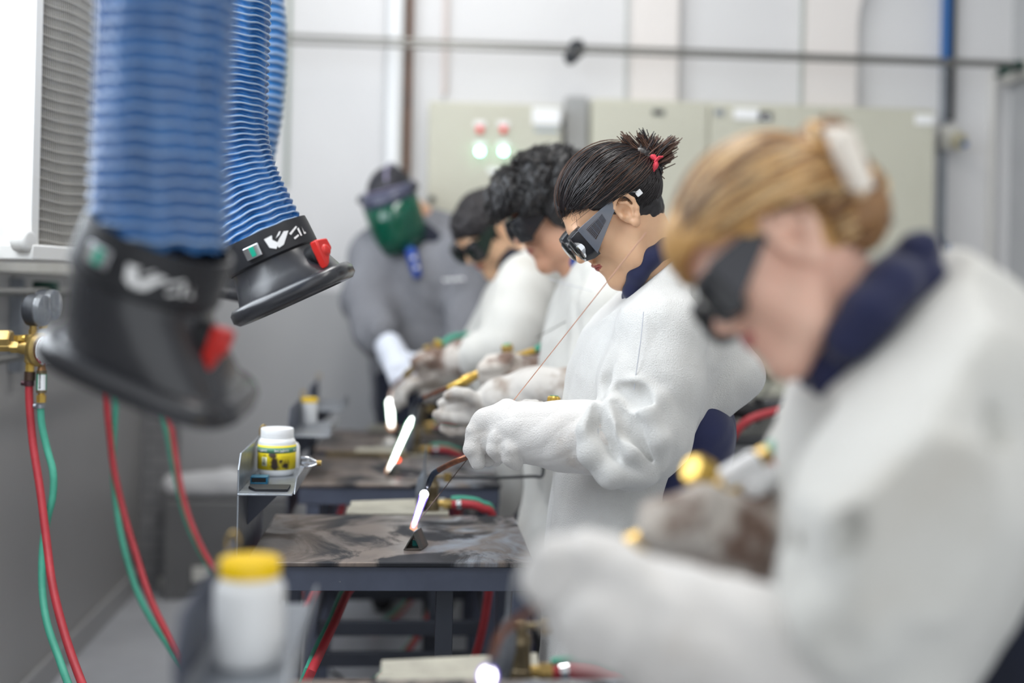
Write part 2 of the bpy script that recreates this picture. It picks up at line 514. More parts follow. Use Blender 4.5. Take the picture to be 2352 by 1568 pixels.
def soot_top():
    m = mat('sooty_steel_plate', '77695F', 0.42, 0.25)
    nt = m.node_tree; N = nt.nodes; L = nt.links; b = N['Principled BSDF']
    tc = N.new('ShaderNodeTexCoord'); mp = N.new('ShaderNodeMapping'); mp.inputs['Scale'].default_value = (4.2, 3.4, 1)
    L.new(tc.outputs['Object'], mp.inputs[0])
    def noise(sc, det, off):
        q = N.new('ShaderNodeMapping'); q.inputs['Location'].default_value = off; L.new(mp.outputs[0], q.inputs[0])
        n = N.new('ShaderNodeTexNoise'); n.inputs['Scale'].default_value = sc; n.inputs['Detail'].default_value = det
        n.inputs['Roughness'].default_value = 0.62; n.inputs['Distortion'].default_value = 1.4
        L.new(q.outputs[0], n.inputs['Vector']); return n.outputs['Fac']
    def ramp(src, a, b_):
        r = N.new('ShaderNodeMapRange'); r.interpolation_type = 'SMOOTHSTEP'
        r.inputs['From Min'].default_value = a; r.inputs['From Max'].default_value = b_
        L.new(src, r.inputs['Value']); return r.outputs[0]
    def mix(fac, A, B):
        x = N.new('ShaderNodeMix'); x.data_type = 'RGBA'; L.new(fac, x.inputs['Factor'])
        if isinstance(A, tuple): x.inputs['A'].default_value = A
        else: L.new(A, x.inputs['A'])
        x.inputs['B'].default_value = B; return x.outputs['Result']
    sx = N.new('ShaderNodeSeparateXYZ'); L.new(tc.outputs['Generated'], sx.inputs[0])
    def mul(a, b_):
        x = N.new('ShaderNodeMath'); x.operation = 'MULTIPLY'; L.new(a, x.inputs[0]); L.new(b_, x.inputs[1]); return x.outputs[0]
    base = mix(ramp(noise(1.6, 5, (3, 1, 0)), 0.3, 0.75), lin('7E7168'), lin('5E5550'))
    ash = mul(ramp(noise(2.2, 7, (0, 5, 0)), 0.36, 0.72), ramp(sx.outputs['X'], 0.45, 0.72))
    c2 = mix(ash, base, lin('8E97A3'))
    s1 = ramp(noise(1.1, 7, (9, 2, 0)), 0.47, 0.60)
    s2 = mul(s1, ramp(sx.outputs['X'], 0.08, 0.3))
    c3 = mix(s2, c2, lin('1B1D24'))
    L.new(c3, b.inputs['Base Color'])
    rr = N.new('ShaderNodeMapRange'); rr.inputs['To Min'].default_value = 0.35; rr.inputs['To Max'].default_value = 0.65
    L.new(s1, rr.inputs['Value']); L.new(rr.outputs[0], b.inputs['Roughness'])
    return m
M_['top'] = soot_top()
M_['dusty'] = mat('dusty_steel_plate', 'A8A496', .6, .1, var='8E8A7E', vscale=14, vamt=.7)

# ------------------------------------------------------------------ the room
WX, BY, RX, CZ = -1.13, 5.25, 2.62, 4.0
def struct(mb, name, m, bevel=0.0):
    return tag(mb.build(name, m, None, bevel), kind='structure')
struct(MB().box((WX - .2, -1.2, -.1), (RX + .2, BY + .2, 0)), 'floor', M_['floor'])
struct(MB().box((WX - .2, -1.2, CZ), (RX + .2, BY + .2, CZ + .1)), 'ceiling', M_['white'])
struct(MB().box((WX - .2, BY, 0), (RX + .2, BY + .15, CZ)), 'wall_back', M_['wall'])
struct(MB().box((RX, -1.2, 0), (RX + .15, BY, CZ)), 'wall_right', mat('painted_far_wall', 'B9BABB', 0.5, var='A6A7A9', vscale=1.5, vamt=0.7))
wy0, wy1, wz0, wz1 = 1.2, 4.22, 1.42, 3.1        # window opening in the left wall
struct(MB().box((WX - .15, -1.2, 0), (WX, BY, wz0)).box((WX - .15, -1.2, wz1), (WX, BY, CZ))
       .box((WX - .15, -1.2, wz0), (WX, wy0, wz1)).box((WX - .15, wy1, wz0), (WX, BY, wz1)), 'wall_left', M_['wallL'])
bb = mat('pale_baseboard', 'A5A5A6', 0.5)
struct(MB().box((WX, -1.2, 0), (WX + .015, BY, .085)), 'baseboard_left', bb, 0.002)
struct(MB().box((WX, BY - .015, 0), (RX, BY, .07)), 'baseboard_back', bb, 0.002)
# sill beam running under the window
struct(MB().box((WX, 1.2, 1.275), (WX + .07, 4.75, wz0 - .05)), 'trim_1', M_['offwhite'], 0.004)
# wide flat columns above the cabinets, narrow joints and the corner pilaster
def strip(x0, x1, y0, y1, dep, name, m):
    a = atY(x0, y1, BY - dep); b = atY(x1, y0, BY - dep)
    struct(MB().box((a.x, BY - dep, a.z), (b.x, BY, b.z)), name, m, 0.004)
colm = mat('cream_column', 'E6E0DC', 0.5)
strip(1450, 1567, -260, 246, 0.06, 'trim_2', colm)
p0 = atY(1853, 256, BY - .06); p1 = atY(1970, 60, BY - .06)
poly = [(p0.x, p0.z), (p1.x, p0.z), (p1.x, p1.z)]
for k in range(1, 9):
    a = k / 8 * PI / 2
    poly.append((p1.x + .18 * (1 - math.cos(a)), p1.z + .28 * math.sin(a)))
poly += [(p1.x + .18, CZ), (p0.x, CZ)]
struct(MB().prism([(x, BY - .06, z) for x, z in poly], (0, .06, 0)), 'trim_3', colm)
seam = mat('grey_green_joint', '9AA59B', 0.6)
strip(1841, 1849, -260, 256, 0.012, 'trim_4', seam)
strip(1437, 1446, -260, 246, 0.012, 'trim_5', seam)
strip(660, 668, -300, 430, 0.02, 'trim_6', seam)
strip(2268, 2290, 160, 900, 0.05, 'trim_7', M_['white'])
struct(MB().box((RX - .05, 2.5, 2.22), (RX, BY, 2.3)), 'trim_8', M_['offwhite'], 0.004)

# window in the left wall, seen edge on
t = thing('window_1', None, None, (WX, 2.7, wz0)); del_ = None
tag(t, kind='structure')
ya = atX(22, 300, WX).y; yb = atX(62, 300, WX).y
MB().box((WX - .02, wy0, wz0 - .0), (WX + .03, wy1, wz0 + .05)).box((WX - .02, wy0, wz1 - .05), (WX + .03, wy1, wz1)) \
    .box((WX - .02, wy0, wz0), (WX + .03, wy0 + .05, wz1)).box((WX - .02, wy1 - .04, wz0), (WX + .03, wy1, wz1)) \
    .build('window_frame', M_['alu'], t, 0.003)
MB().box((WX - .01, ya, wz0 + .05), (WX + .045, ya + .05, wz1 - .05)).box((WX - .01, ya + .075, wz0 + .05), (WX + .03, ya + .12, wz1 - .05)) \
    .build('mullion', M_['alu'], t, 0.003)
MB().box((WX - .004, ya + .052, wz0 + .05), (WX + .001, ya + .073, wz1 - .05)).build('rubber_seal', M_['black'], t)
glass = mat('window_glass', 'FFFFFF', 0.0, trans=1.0)
g = MB().box((WX - .012, wy0 + .05, wz0 + .05), (WX - .008, ya, wz1 - .05)).build('glass_pane', glass, t)
# a bright yard wall outside, sunlit
# wire fronted box unit carried on arms beside the window
pA = at(66, 560, 2.72); pB = at(222, 560, 2.98); pA.z = pB.z = 0
du = (pB - pA).normalized(); Wd = (pB - pA).length; dn = Vector((0, 0, 1)).cross(du); dn = dn if dn.y > 0 else -dn   # dn points away from the camera
zb_, zt_s = at(150, 566, 2.82).z, 2.35
def su(u, z, n=0.0): return pA + du * u + dn * n + Vector((0, 0, z))
def sbox(mb, u0, u1, z0, z1, n0, n1):
    return mb._add([su(u0, z0, n0), su(u1, z0, n0), su(u1, z0, n1), su(u0, z0, n1), su(u0, z1, n0), su(u1, z1, n0), su(u1, z1, n1), su(u0, z1, n1)],
                   [(0, 3, 2, 1), (4, 5, 6, 7), (0, 1, 5, 4), (1, 2, 6, 5), (2, 3, 7, 6), (3, 0, 4, 7)])
ms = thing('mesh_screen', 'tall white box unit with a grey wire mesh front beside the bright window', 'screen', su(Wd / 2, zb_))
b = MB(); fw = .028
sbox(b, 0, fw, zb_, zt_s, -.006, .22); sbox(b, Wd - .006, Wd, zb_, zt_s, -.006, .22); sbox(b, fw, Wd - .006, zt_s - .02, zt_s, -.006, .22)
b.build('screen_frame', M_['white'], ms, .002)
b = MB(); sbox(b, -.012, Wd + .004, zb_ - .035, zb_, -.018, .24); b.build('bottom_rail', M_['white'], ms, .004)
b = MB(); sbox(b, fw, Wd - .0065, zb_, zt_s - .02, .014, .02); b.build('backing_panel', mat('taupe_backing', '625D57', .9, var='4C4843', vscale=5, vamt=.7), ms)
MB().lathe([(.026, -.03), (.026, .0), (.02, .006), (0, .007)], su(-.016, zb_ + .008, -.01), -dn).build('pivot_cap', M_['white'], ms, .003)
mesh = MB(); u = fw + .004
while u < Wd - .008:
    mesh.tube([su(u + .0012 * math.sin(z * 9 + u * 60), z, .004) for z in np.linspace(zb_, zt_s - .02, 24)], .0012, 5, False); u += .0072
z = zb_ + .01
while z < zt_s - .03:
    mesh.tube([su(q, z + .018 * (q / Wd) ** 2 * (zb_ - z) / 1.0 + .003 * math.sin(q * 30 + z * 5), .001) for q in np.linspace(fw, Wd - .007, 8)], .0012, 5, False); z += .0235
mesh.build('wire_mesh', mat('grey_wire', 'B0ACA5', .6), ms)
for zz in (zb_ + .05, zt_s - .15):
    a = su(.0, zz, .15); MB().bar((WX, a.y + .05, zz), a + Vector((-.001, 0, 0)), .03, .03).build('wall_arm', M_['white'], ms, .003)

# ------------------------------------------------------------------ pipes, rails and boxes on the back wall
def pipe_thing(name, label, cat, pts, r, m, seg=14, group=None):
    o = MB().tube(pts, r, seg).build(name, m); return tag(o, label, cat, group)
def colpix(x0, y0, x1, y1, dep):
    return [atY(x0, y0, BY - dep), atY(x1, y1, BY - dep)]
a, b = colpix(914, -200, 884, 960, .06); a.x = b.x = (a.x + b.x) / 2 + .0
a = atY(907, 150, BY - .06); X0 = a.x
pipe_thing('drain_pipe', 'thick white vertical drain pipe on the back wall behind the visor wearer', 'pipe', [(X0, BY - .055, 0.0), (X0, BY - .055, CZ)], .037, M_['whitep'], 20)
pipe_thing('steel_pipe', 'thin rusty brown vertical pipe right of the thick white drain pipe', 'pipe', [(X0 + .058, BY - .04, 0.0), (X0 + .058, BY - .04, CZ)], .016, M_['brown'])
a = atY(1022, 120, BY - .02)
pipe_thing('wall_conduit', 'slim pinkish vertical conduit dropping onto the smaller grey cabinet', 'pipe', [(a.x, BY - .02, 2.09), (a.x, BY - .02, CZ)], .012, mat('pink_white_conduit', 'DCD0CB', 0.5))
for k, (ya_, yb_) in enumerate(((81, 144), (98, 152))):
    A = atY(664, ya_, BY - .2 - .04 * k); B = atY(2325, yb_, BY - .2 - .04 * k)
    zc = (A.z + B.z) / 2
    pipe_thing('ceiling_rail', ('upper' if k == 0 else 'lower') + ' of the two thin steel rods running along the back wall', 'rail',
               [(A.x - .5, A.y, A.z), (B.x, B.y, B.z)], .0085, M_['steel'], 10)
kn = thing('rail_clamp', 'dark tangled clamp gripping the steel rods high above the cabinets', 'clamp', atY(1320, 120, BY - .22))
c = atY(1322, 112, BY - .22)
MB().ell(c, (.03, .03, .04)).ell(c + Vector((-.022, -.01, -.035)), (.028, .025, .035)).tube([c + Vector((-.03, 0, -.0)), c + Vector((.02, -.03, .03)), c + Vector((.04, 0, -.01)), c + Vector((0, .02, -.05)), c + Vector((-.03, 0, 0))], .007, 8).build('clamp_body', M_['darkgrey'], kn)
for k, (x, y) in enumerate(((2338, 150), (2306, 162))):
    c = atY(x, y, BY - .2 - .04 * k)
    tag(MB().cbox(c, (.035, .05, .035)).cbox(c + Vector((0, .03, -.01)), (.02, .08, .02)).build('rail_bracket', M_['darkgreen'], None, 0.004),
        ('outer' if k == 0 else 'inner') + ' of the two dark square brackets ending the ceiling rods at the right wall', 'bracket')
# blue and black pipe, socket, conduit and plug at the right
a = atY(2181, 150, BY - .05); X2 = a.x
t = thing('service_drop', 'blue vertical duct with black cable running down the back wall at the right', 'duct', (X2, BY - .04, 2.1))
zs = atY(2180, 290, BY).z
MB().box((X2 - .022, BY - .05, zs + .26), (X2 + .004, BY, CZ)).build('blue_duct', M_['blue'], t, 0.003)
MB().tube([(X2 + .019, BY - .03, zs + .02), (X2 + .019, BY - .03, CZ)], .014, 12).build('black_cable', M_['black'], t)
MB().box((X2 - .022, BY - .03, 1.0), (X2 + .006, BY, zs + .26)).build('grey_duct', M_['zinc'], t, 0.003)
t = thing('socket_box', 'beige weatherproof socket box on the grey duct at the right', 'socket', (X2, BY - .05, zs - .05))
c = atY(2186, 318, BY - .06)
MB().box((c.x - .055, BY - .09, c.z - .05), (c.x + .03, BY - .0505, c.z + .055)).build('box_body', M_['offwhite'], t, 0.012)
MB().lathe([(.036, 0), (.04, .012), (.033, .03), (.0, .032)], (c.x + .01, BY - .09, c.z - .012), (.25, -1, -.3)).build('socket_cover', mat('aged_cream_plastic', 'B7B096', 0.5), t)
MB().lathe([(.013, 0), (.013, .012), (0, .013)], (c.x + .03, BY - .115, c.z - .03), (.3, -1, -.3)).build('blue_plug', M_['blue'], t)
c = atY(2176, 600, BY - .05)
t = thing('hanging_plug', 'blue and clear plug dangling on a short chain below the socket box', 'plug', c)
MB().tube([c + Vector((.0, 0, .075)), c + Vector((.003, 0, .0))], .010, 12).build('plug_body', M_['blue'], t)
MB().tube([c + Vector((-.012, 0, .01)), c + Vector((-.008, -.005, -.03)), c + Vector((-.014, -.005, -.08)), c + Vector((-.004, 0, -.12))], [.014, .016, .012, .008], 10).build('clear_connector', mat('clear_grey_plastic', 'B8C0C8', 0.2), t)

# cabinets
def cabinet(name, label, x0, y0, x1, y1, dep, doors):
    a = atY(x0, y1, BY - dep); b = atY(x1, y0, BY - dep)
    t = thing(name, label, 'cabinet', ((a.x + b.x) / 2, BY - dep / 2, a.z))
    MB().box((a.x, BY - dep, a.z), (b.x, BY - .001, b.z)).build('cabinet_body', M_['beige'], t, 0.004)
    n = doors; w = (b.x - a.x) / n
    for k in range(n):
        d = MB().box((a.x + k * w + .006, BY - dep - .018, a.z + .012), (a.x + (k + 1) * w - .006, BY - dep - .0005, b.z - .012)).build('door', M_['beige'], t, 0.004)
    return t, dep + .02
def onwall(px, py, dep): return atY(px, py, BY - dep)
c1, dp = cabinet('control_cabinet', 'smaller beige grey control cabinet with red and green indicator lights', 971, 242, 1291, 905, .19, 1)
MB().box((atY(1293, 300, BY).x, BY - .10, .86), (atY(1343, 300, BY).x, BY - .001, 2.09)).build('gap_shade', mat('grey_gap_shade', 'A9A9A8', 0.5), c1, 0.003)  # grey box filling the gap between the cabinets, standing in for its shade
def plate(px, py, w, h, name, m, par, dep, th=.004, bev=.001):
    c = onwall(px, py, dep)
    return MB().box((c.x - w/2, c.y - th, c.z - h/2), (c.x + w/2, c.y, c.z + h/2)).build(name, m, par, bev)
K = 1 / (F / (BY - .2)) # metres per pixel at the cabinets
plate(1255, 267, 66*K, 40*K, 'sticker', M_['whitel'], c1, dp)
MB().box((onwall(1228, 258, dp).x, BY - dp - .0055, onwall(0, 262, dp).z), (onwall(1283, 258, dp).x, BY - dp - .0042, onwall(0, 257, dp).z)).build('sticker_print', mat('pale_blue_ink', 'A9B8CC', 0.6), c1)
for px in (1102, 1156):
    plate(px, 284, 26*K, 12*K, 'name_plate', M_['whitel'], c1, dp)
    plate(px, 331, 26*K, 12*K, 'name_plate', M_['whitel'], c1, dp)
    c = onwall(px, 298, dp)
    f = MB().lathe([(.0145, 0), (.0145, .006), (.012, .007)], c, (0, -1, 0)).build('lamp_bezel', M_['zinc'], c1)
    MB().lathe([(.0135, .002), (.0135, .016), (.006, .02), (0, .021)], c, (0, -1, 0)).build('red_lens', mat('dark_red_lens', 'D01810', .35, emit='FF2A18', estr=.35), c1)
    c = onwall(px, 348, dp)
    MB().lathe([(.017, 0), (.017, .008), (.012, .009)], c, (0, -1, 0)).build('lamp_bezel', M_['whitep'], c1)
    MB().lathe([(.013, .002), (.013, .016), (.006, .02), (0, .021)], c, (0, -1, 0)).build('green_lens', mat('lit_green_lens', '7FFFC0', 0.3, emit='8CFFC8', estr=14), c1)
plate(1136, 392, 32*K, 12*K, 'name_plate', M_['whitel'], c1, dp)
c = onwall(992, 457, dp); MB().lathe([(.013, 0), (.013, .01), (0, .011)], c, (0, -1, 0)).build('lock', M_['darkgrey'], c1)
c = onwall(1293, 287, dp); MB().cbox(c, (.012, .02, .03)).build('hinge', M_['darkgrey'], c1, .002)
c = onwall(1018, 238, .1); MB().cbox(c + Vector((0, 0, -.005)), (.03, .03, .022)).build('cable_gland', M_['darkgrey'], c1, .004)
c2, dp = cabinet('control_cabinet', 'long beige grey control cabinet with dark labels along its top edge', 1347, 252, 2147, 905, .19, 3)
plate(1512, 258, 28*K, 12*K, 'dark_label', M_['darkgrey'], c2, dp)
plate(1652, 258, 22*K, 14*K, 'grey_label', M_['zinc'], c2, dp)
plate(1714, 262, 60*K, 26*K, 'sticker', M_['whitel'], c2, dp)
plate(1757, 268, 32*K, 22*K, 'dark_label', M_['darkgrey'], c2, dp)
c = onwall(1761, 269, dp + .0045)
MB().prism([(c.x - .012, c.y, c.z - .012), (c.x + .012, c.y, c.z - .012), (c.x, c.y, c.z + .012)], (0, -.001, 0)).build('warning_mark', M_['whitel'], c2)
plate(2123, 275, 46*K, 24*K, 'sticker', M_['whitel'], c2, dp)
c = onwall(1757, 859, dp); MB().lathe([(.02, 0), (.02, .012), (0, .013)], c, (0, -1, 0)).build('lock', M_['darkgreen'], c2)
# lower wall duct under the long cabinet
tag(MB().box((atY(1660, 905, BY - .1).x, BY - .1, .1), (atY(2150, 905, BY - .1).x, BY - .0005, .84)).build('wall_duct', M_['white'], None, .004), 'pale floor standing duct panel below the long control cabinet', 'duct')

# red extinguisher at the right edge of the picture
c = atY(2352, 900, 4.4)
t = thing('fire_extinguisher', 'red fire extinguisher on the wall at the far right edge', 'extinguisher', (c.x + .045, 4.4, c.z))
q = Vector((c.x + .05, 4.4, c.z - .12))
MB().lathe([(0, 0), (.055, .0), (.06, .02), (.06, .28), (.045, .33), (.02, .35), (.02, .37)], q).build('cylinder', M_['red'], t)
MB().lathe([(.024, .36), (.024, .39), (.012, .4), (.012, .42), (0, .42)], q).box((q.x - .05, q.y - .01, q.z + .40), (q.x + .03, q.y + .01, q.z + .425)).build('valve_head', M_['black'], t)
MB().box((q.x + .03, q.y - .02, q.z + .1), (RX, q.y + .02, q.z + .14)).build('wall_hook', M_['steel'], t)

# corner at the left: brick pier, low box with white wrapped pipe, outlet boxes
pa = atY(355, 1325, BY); pb = atY(428, 1325, BY)
brk = mat('painted_brick_pier', '88888A', 0.7, var='7A7A7C', vscale=3, vamt=0.6)
nt = brk.node_tree; w = nt.nodes.new('ShaderNodeTexBrick'); w.inputs['Scale'].default_value = 5; w.inputs['Mortar Size'].default_value = 0.03
w.inputs['Color1'].default_value = lin('8B8B8D'); w.inputs['Color2'].default_value = lin('838385'); w.inputs['Mortar'].default_value = lin('77777A')
mp = nt.nodes.new('ShaderNodeMapping'); mp.inputs['Rotation'].default_value = (PI / 2, 0, 0)
tcn = nt.nodes.new('ShaderNodeTexCoord'); nt.links.new(tcn.outputs['Object'], mp.inputs[0]); nt.links.new(mp.outputs[0], w.inputs[0])
nt.links.new(w.outputs['Color'], nt.nodes['Principled BSDF'].inputs['Base Color'])
struct(MB().box((WX + .0, BY - .10, 0), (WX + .14, BY, 1.2)), 'wall_pier', brk, .004)
x2 = atY(600, 1150, BY - .3).x
tag(MB().box((WX + .145, BY - .32, 0), (x2 + .1, BY - .0155, atY(450, 1152, BY - .3).z)).build('low_cupboard', mat('dark_grey_cupboard', '6E6E6F', 0.7, var='636364', vscale=4, vamt=.6), None, .005), 'low dark grey cupboard against the back wall near the left corner', 'cupboard')
zt_ = atY(450, 1152, BY - .3).z
fd = Field((WX + .05, BY - .34, zt_ - .02), (x2 + .12, BY - .02, zt_ + .16), .008)
fd.chain([(WX + .16, BY - .2, zt_ + .045), (WX + .38, BY - .2, zt_ + .055), (WX + .55, BY - .2, zt_ + .035), (x2 + .06, BY - .2, zt_ + .035)], [.048, .055, .034, .036], .03)
fd.warp(folds(.004, 30, 3)); fd.half((0, 0, zt_ + .001), (0, 0, -1))
tag(field_obj(fd, 'wrapped_bundle', mat('white_cloth', 'D0D0D2', 0.9)), 'long white cloth bundle lying on the low dark grey cupboard', 'bundle')
for k, (x, y, w_, h_) in enumerate(((397, 1343, .115, .065), (470, 1320, .10, .06))):
    dep = .12 if k == 0 else .34
    c = atY(x, y, BY - dep)
    t = thing('outlet_box', ('pale outlet box with a round knob low in the left corner', 'plain pale outlet box right of the one in the left corner')[k], 'outlet', c)
    MB().box((c.x - w_/2, BY - dep, c.z - h_/2), (c.x + w_/2, BY - dep + .0195, c.z + h_/2)).build('box_body', M_['offwhite'], t, .004)
    if k == 0: MB().lathe([(.012, 0), (.012, .01), (0, .011)], c, (0, -1, 0)).build('knob', M_['brass'], t)

# ------------------------------------------------------------------ work tables with their shelf bracket and gas economiser
TX0, TX1, TZ = -0.322, 0.240, 0.72
M_['rail'] = M_['framed']
def table(dx, y0, y1, label, lx=0.0):
    x0, x1 = TX0 + dx, TX1 + dx
    t = thing('work_table', label, 'table', ((x0 + x1) / 2, (y0 + y1) / 2, 0), 'steel brazing tables in the row')
    tp = MB().box((x0, y0, TZ - .010), (x1, y1, TZ)).build('table_top', M_['top'], t, .003)
    ap = MB()
    ap.box((x0 + .012, y0 + .008, .662), (x1 - .004, y0 + .012, TZ - .0105)).box((x0 + .012, y1 - .012, .662), (x1 - .004, y1 - .008, TZ - .0105))
    ap.box((x0 + .008, y0 + .012, .662), (x0 + .012, y1 - .012, TZ - .0105)).box((x1 - .008, y0 + .012, .662), (x1 - .004, y1 - .012, TZ - .0105))
    ap.box((x0 + .012, y0 + .012, .705), (x1 - .008, y0 + .05, TZ - .0105)).box((x0 + .012, y1 - .05, .705), (x1 - .008, y1 - .012, TZ - .0105))
    ap.build('apron', M_['frame'], t, .0015)
    for lx_ in (x0 + .03, x1 - .042):
        for ly in (y0 + .012, y1 - .05):
            MB().box((lx_, ly, 0), (lx_ + .036, ly + .036, .7045)).build('leg', M_['frame'], t, .002)
    r = MB().box((x0 + .0665, y0 + .017, .30), (x1 - .0425, y0 + .04, .34)).box((x0 + .0665, y1 - .045, .30), (x1 - .0425, y1 - .02, .34))
    r.box((x0 + .035, y0 + .0485, .30), (x0 + .06, y1 - .0505, .34)).box((x1 - .037, y0 + .0485, .30), (x1 - .012, y1 - .0505, .34))
    r.build('stretcher', M_['rail'], t, .002)
    MB().box((x0 + .0665, y0 + .017, .215), (x1 - .0425, y0 + .04, .255)).build('stretcher', M_['rail'], t, .002)
    MB().box((x0 + .37, y0 + .0405, .0), (x0 + .405, y0 + .075, .6615)).build('brace', M_['rail'], t, .002)
    return t
table(0, 2.385, 2.89, 'sooty steel topped table where the sharply focused woman works')
table(0, 3.345, 3.90, 'brown steel topped table under the torch of the curly haired man')
table(-.01, 4.07, 4.62, 'farthest steel topped table, in front of the person with the green visor')
table(.115, 1.16, 1.668, 'nearest blurred table at the bottom edge, under the yellow lidded jar')

def bracket(dx, dy, label):
    X = -.352 + dx
    t = thing('shelf_bracket', label, 'bracket', (X, 2.6 + dy, TZ), 'side brackets on the tables')
    pl = [(X, 2.47 + dy, .600), (X, 2.47 + dy, .885), (X, 2.50 + dy, .915), (X, 2.86 + dy, .915), (X, 2.86 + dy, .600)]
    MB().prism(pl, (.004, 0, 0)).build('side_plate', M_['zinc'] if dy == 0 else M_['frame'], t, .0012)
    MB().box((X + .0045, 2.44 + dy, .838), (X + .112, 2.82 + dy, .842)).prism(
        [(X + .1125, 2.46 + dy, .838), (X + .1125, 2.82 + dy, .838), (X + .1125, 2.82 + dy, .866), (X + .1125, 2.50 + dy, .866)], (.0035, 0, .0)) \
        .build('shelf', M_['zinc'], t, .001)
    MB().prism([(X + .0045, 2.60 + dy, .837), (X + .09, 2.60 + dy, .837), (X + .0045, 2.60 + dy, .75)], (0, .004, 0)).build('gusset', M_['frame'], t)
    MB().tube(spline([(X + .002, 2.80 + dy, .912), (X + .002, 2.80 + dy, .93), (X + .010, 2.80 + dy, .938), (X + .016, 2.80 + dy, .93), (X + .016, 2.80 + dy, .92)], 4), .002, 8).build('hook', M_['brass'], t)
    return t
bracket(0, 0, 'grey steel bracket plate holding the jar with the burnt yellow label')
bracket(0, .965, 'bracket plate behind the jar with the burnt label, holding a slim bottle')
bracket(-.01, 1.69, 'farthest bracket plate beside the farthest table')
bracket(.115, -1.225, 'blurred bracket plate behind the yellow lidded jar in the foreground')

# jars
def jar(c, r, h, name, label, lidm, lidr=.88, neckh=.035, cap=True):
    t = thing(name, label, 'jar', c); c = Vector(c)
    MB().lathe([(0, 0), (r * .9, 0), (r * .98, .006), (r, .014), (r, h * .70), (r * .97, h * .75), (r * .86, h * .80), (r * .82, h * .82), (r * .82, h * .84)], c, seg=48).build('jar_body', M_['whitep'], t)
    MB().lathe([(r * .80, h * .835), (r * lidr, h * .838), (r * lidr, h * .985), (r * (lidr - .03), h), (0, h)], c, seg=48).build('lid', lidm, t, ang=50)
    return t
jr, jh = .0405, .101
jc = Vector((-.3005, 2.70, .8425))
tj = thing('paste_jar', 'white lidded jar with a scorched yellow and green label on the grey bracket', 'jar', jc)
MB().lathe([(0, 0), (jr * .86, 0), (jr * .97, .005), (jr, .013), (jr, jh * .70), (jr * .985, jh * .73), (jr * .92, jh * .775), (jr * .87, jh * .79), (jr * .87, jh * .80)], jc, seg=64).build('jar_body', M_['whitep'], tj)
MB().lathe([(jr * .84, jh * .795), (jr * .88, jh * .80), (jr * .88, jh * .85), (jr * .87, jh * .855), (jr * .88, jh * .86), (jr * .88, jh * .98), (jr * .85, jh), (0, jh)], jc, seg=64).build('lid', M_['whitep'], tj)
lab = mat('scorched_yellow_label', 'EAD21E', 0.45)
nt = lab.node_tree; N = nt.nodes; L = nt.links; b_ = N['Principled BSDF']
g_ = N.new('ShaderNodeNewGeometry')
def burn_at(p, rad):
    v = N.new('ShaderNodeVectorMath'); v.operation = 'DISTANCE'; v.inputs[1].default_value = p; L.new(g_.outputs['Position'], v.inputs[0])
    n = N.new('ShaderNodeTexNoise'); n.inputs['Scale'].default_value = 90; n.inputs['Detail'].default_value = 6
    L.new(g_.outputs['Position'], n.inputs['Vector'])
    s = N.new('ShaderNodeMath'); s.operation = 'MULTIPLY_ADD'; s.inputs[1].default_value = rad * 1.6; L.new(n.outputs['Fac'], s.inputs[0]); L.new(v.outputs['Value'], s.inputs[2])
    r = N.new('ShaderNodeMapRange'); r.inputs['From Min'].default_value = rad * 2.0; r.inputs['From Max'].default_value = rad * 1.35
    L.new(s.outputs[0], r.inputs['Value']); return r.outputs[0]
jn = jc + Vector((-.002, -jr, .03))
fac = None
for dxx, dzz, rad in ((-.002, .012, .009), (.002, -.002, .010), (.002, -.012, .010), (.016, -.001, .006), (.027, -.009, .010)):
    q = burn_at((jn.x + dxx, jn.y + (.006 if dxx > .02 else .0), jn.z + dzz + .004), rad)
    if fac is None: fac = q
    else:
        mm = N.new('ShaderNodeMath'); mm.operation = 'MAXIMUM'; L.new(fac, mm.inputs[0]); L.new(q, mm.inputs[1]); fac = mm.outputs[0]
mx = N.new('ShaderNodeMix'); mx.data_type = 'RGBA'; mx.inputs['A'].default_value = lin('EAD21E'); mx.inputs['B'].default_value = lin('3A2A1C')
L.new(fac, mx.inputs['Factor']); L.new(mx.outputs['Result'], b_.inputs['Base Color'])
def arc_band(c, r, z0, z1, a0, a1, m, name, par, n=40):
    rings = []
    b = MB()
    vs = []; fs = []
    for k in range(n + 1):
        a = a0 + (a1 - a0) * k / n
        for z in (z0, z1): vs.append((c.x + r * math.sin(a), c.y - r * math.cos(a), c.z + z))
    fs = [(2*k, 2*k+2, 2*k+3, 2*k+1) for k in range(n)]
    b._add(vs, fs); o = b.build(name, m, par)
    s = o.modifiers.new('thick', 'SOLIDIFY'); s.thickness = .0004; s.offset = 1
    return o
arc_band(jc, jr + .0005, .014, jh * .655, -1.9, 2.2, lab, 'label', tj)
arc_band(jc, jr + .0011, jh * .50, jh * .615, -1.35, 2.2, mat('green_label_band', '5B8F72', .5), 'label_band', tj)
arc_band(jc, jr + .0011, jh * .50, jh * .615, -1.9, -1.36, M_['black'], 'scorched_edge', tj, 10)
arc_band(jc, jr + .0011, jh * .22, jh * .41, -.75, -.42, mat('pale_price_box', 'D8D8B8', .5), 'bar_code', tj, 8)
MB().prism([jc + Vector((-.046, .0, .058)), jc + Vector((-.040, -.004, .064)), jc + Vector((-.038, -.012, .05)), jc + Vector((-.041, -.01, .04))], (.0005, .0003, 0)).build('torn_corner', M_['whitel'], tj)
def on_jar(a0, z0):
    R_ = jr + .0022
    return lambda x, y: (jc.x + R_ * math.sin(a0 + x / R_), jc.y - R_ * math.cos(a0 + x / R_), jc.z + z0 + y)
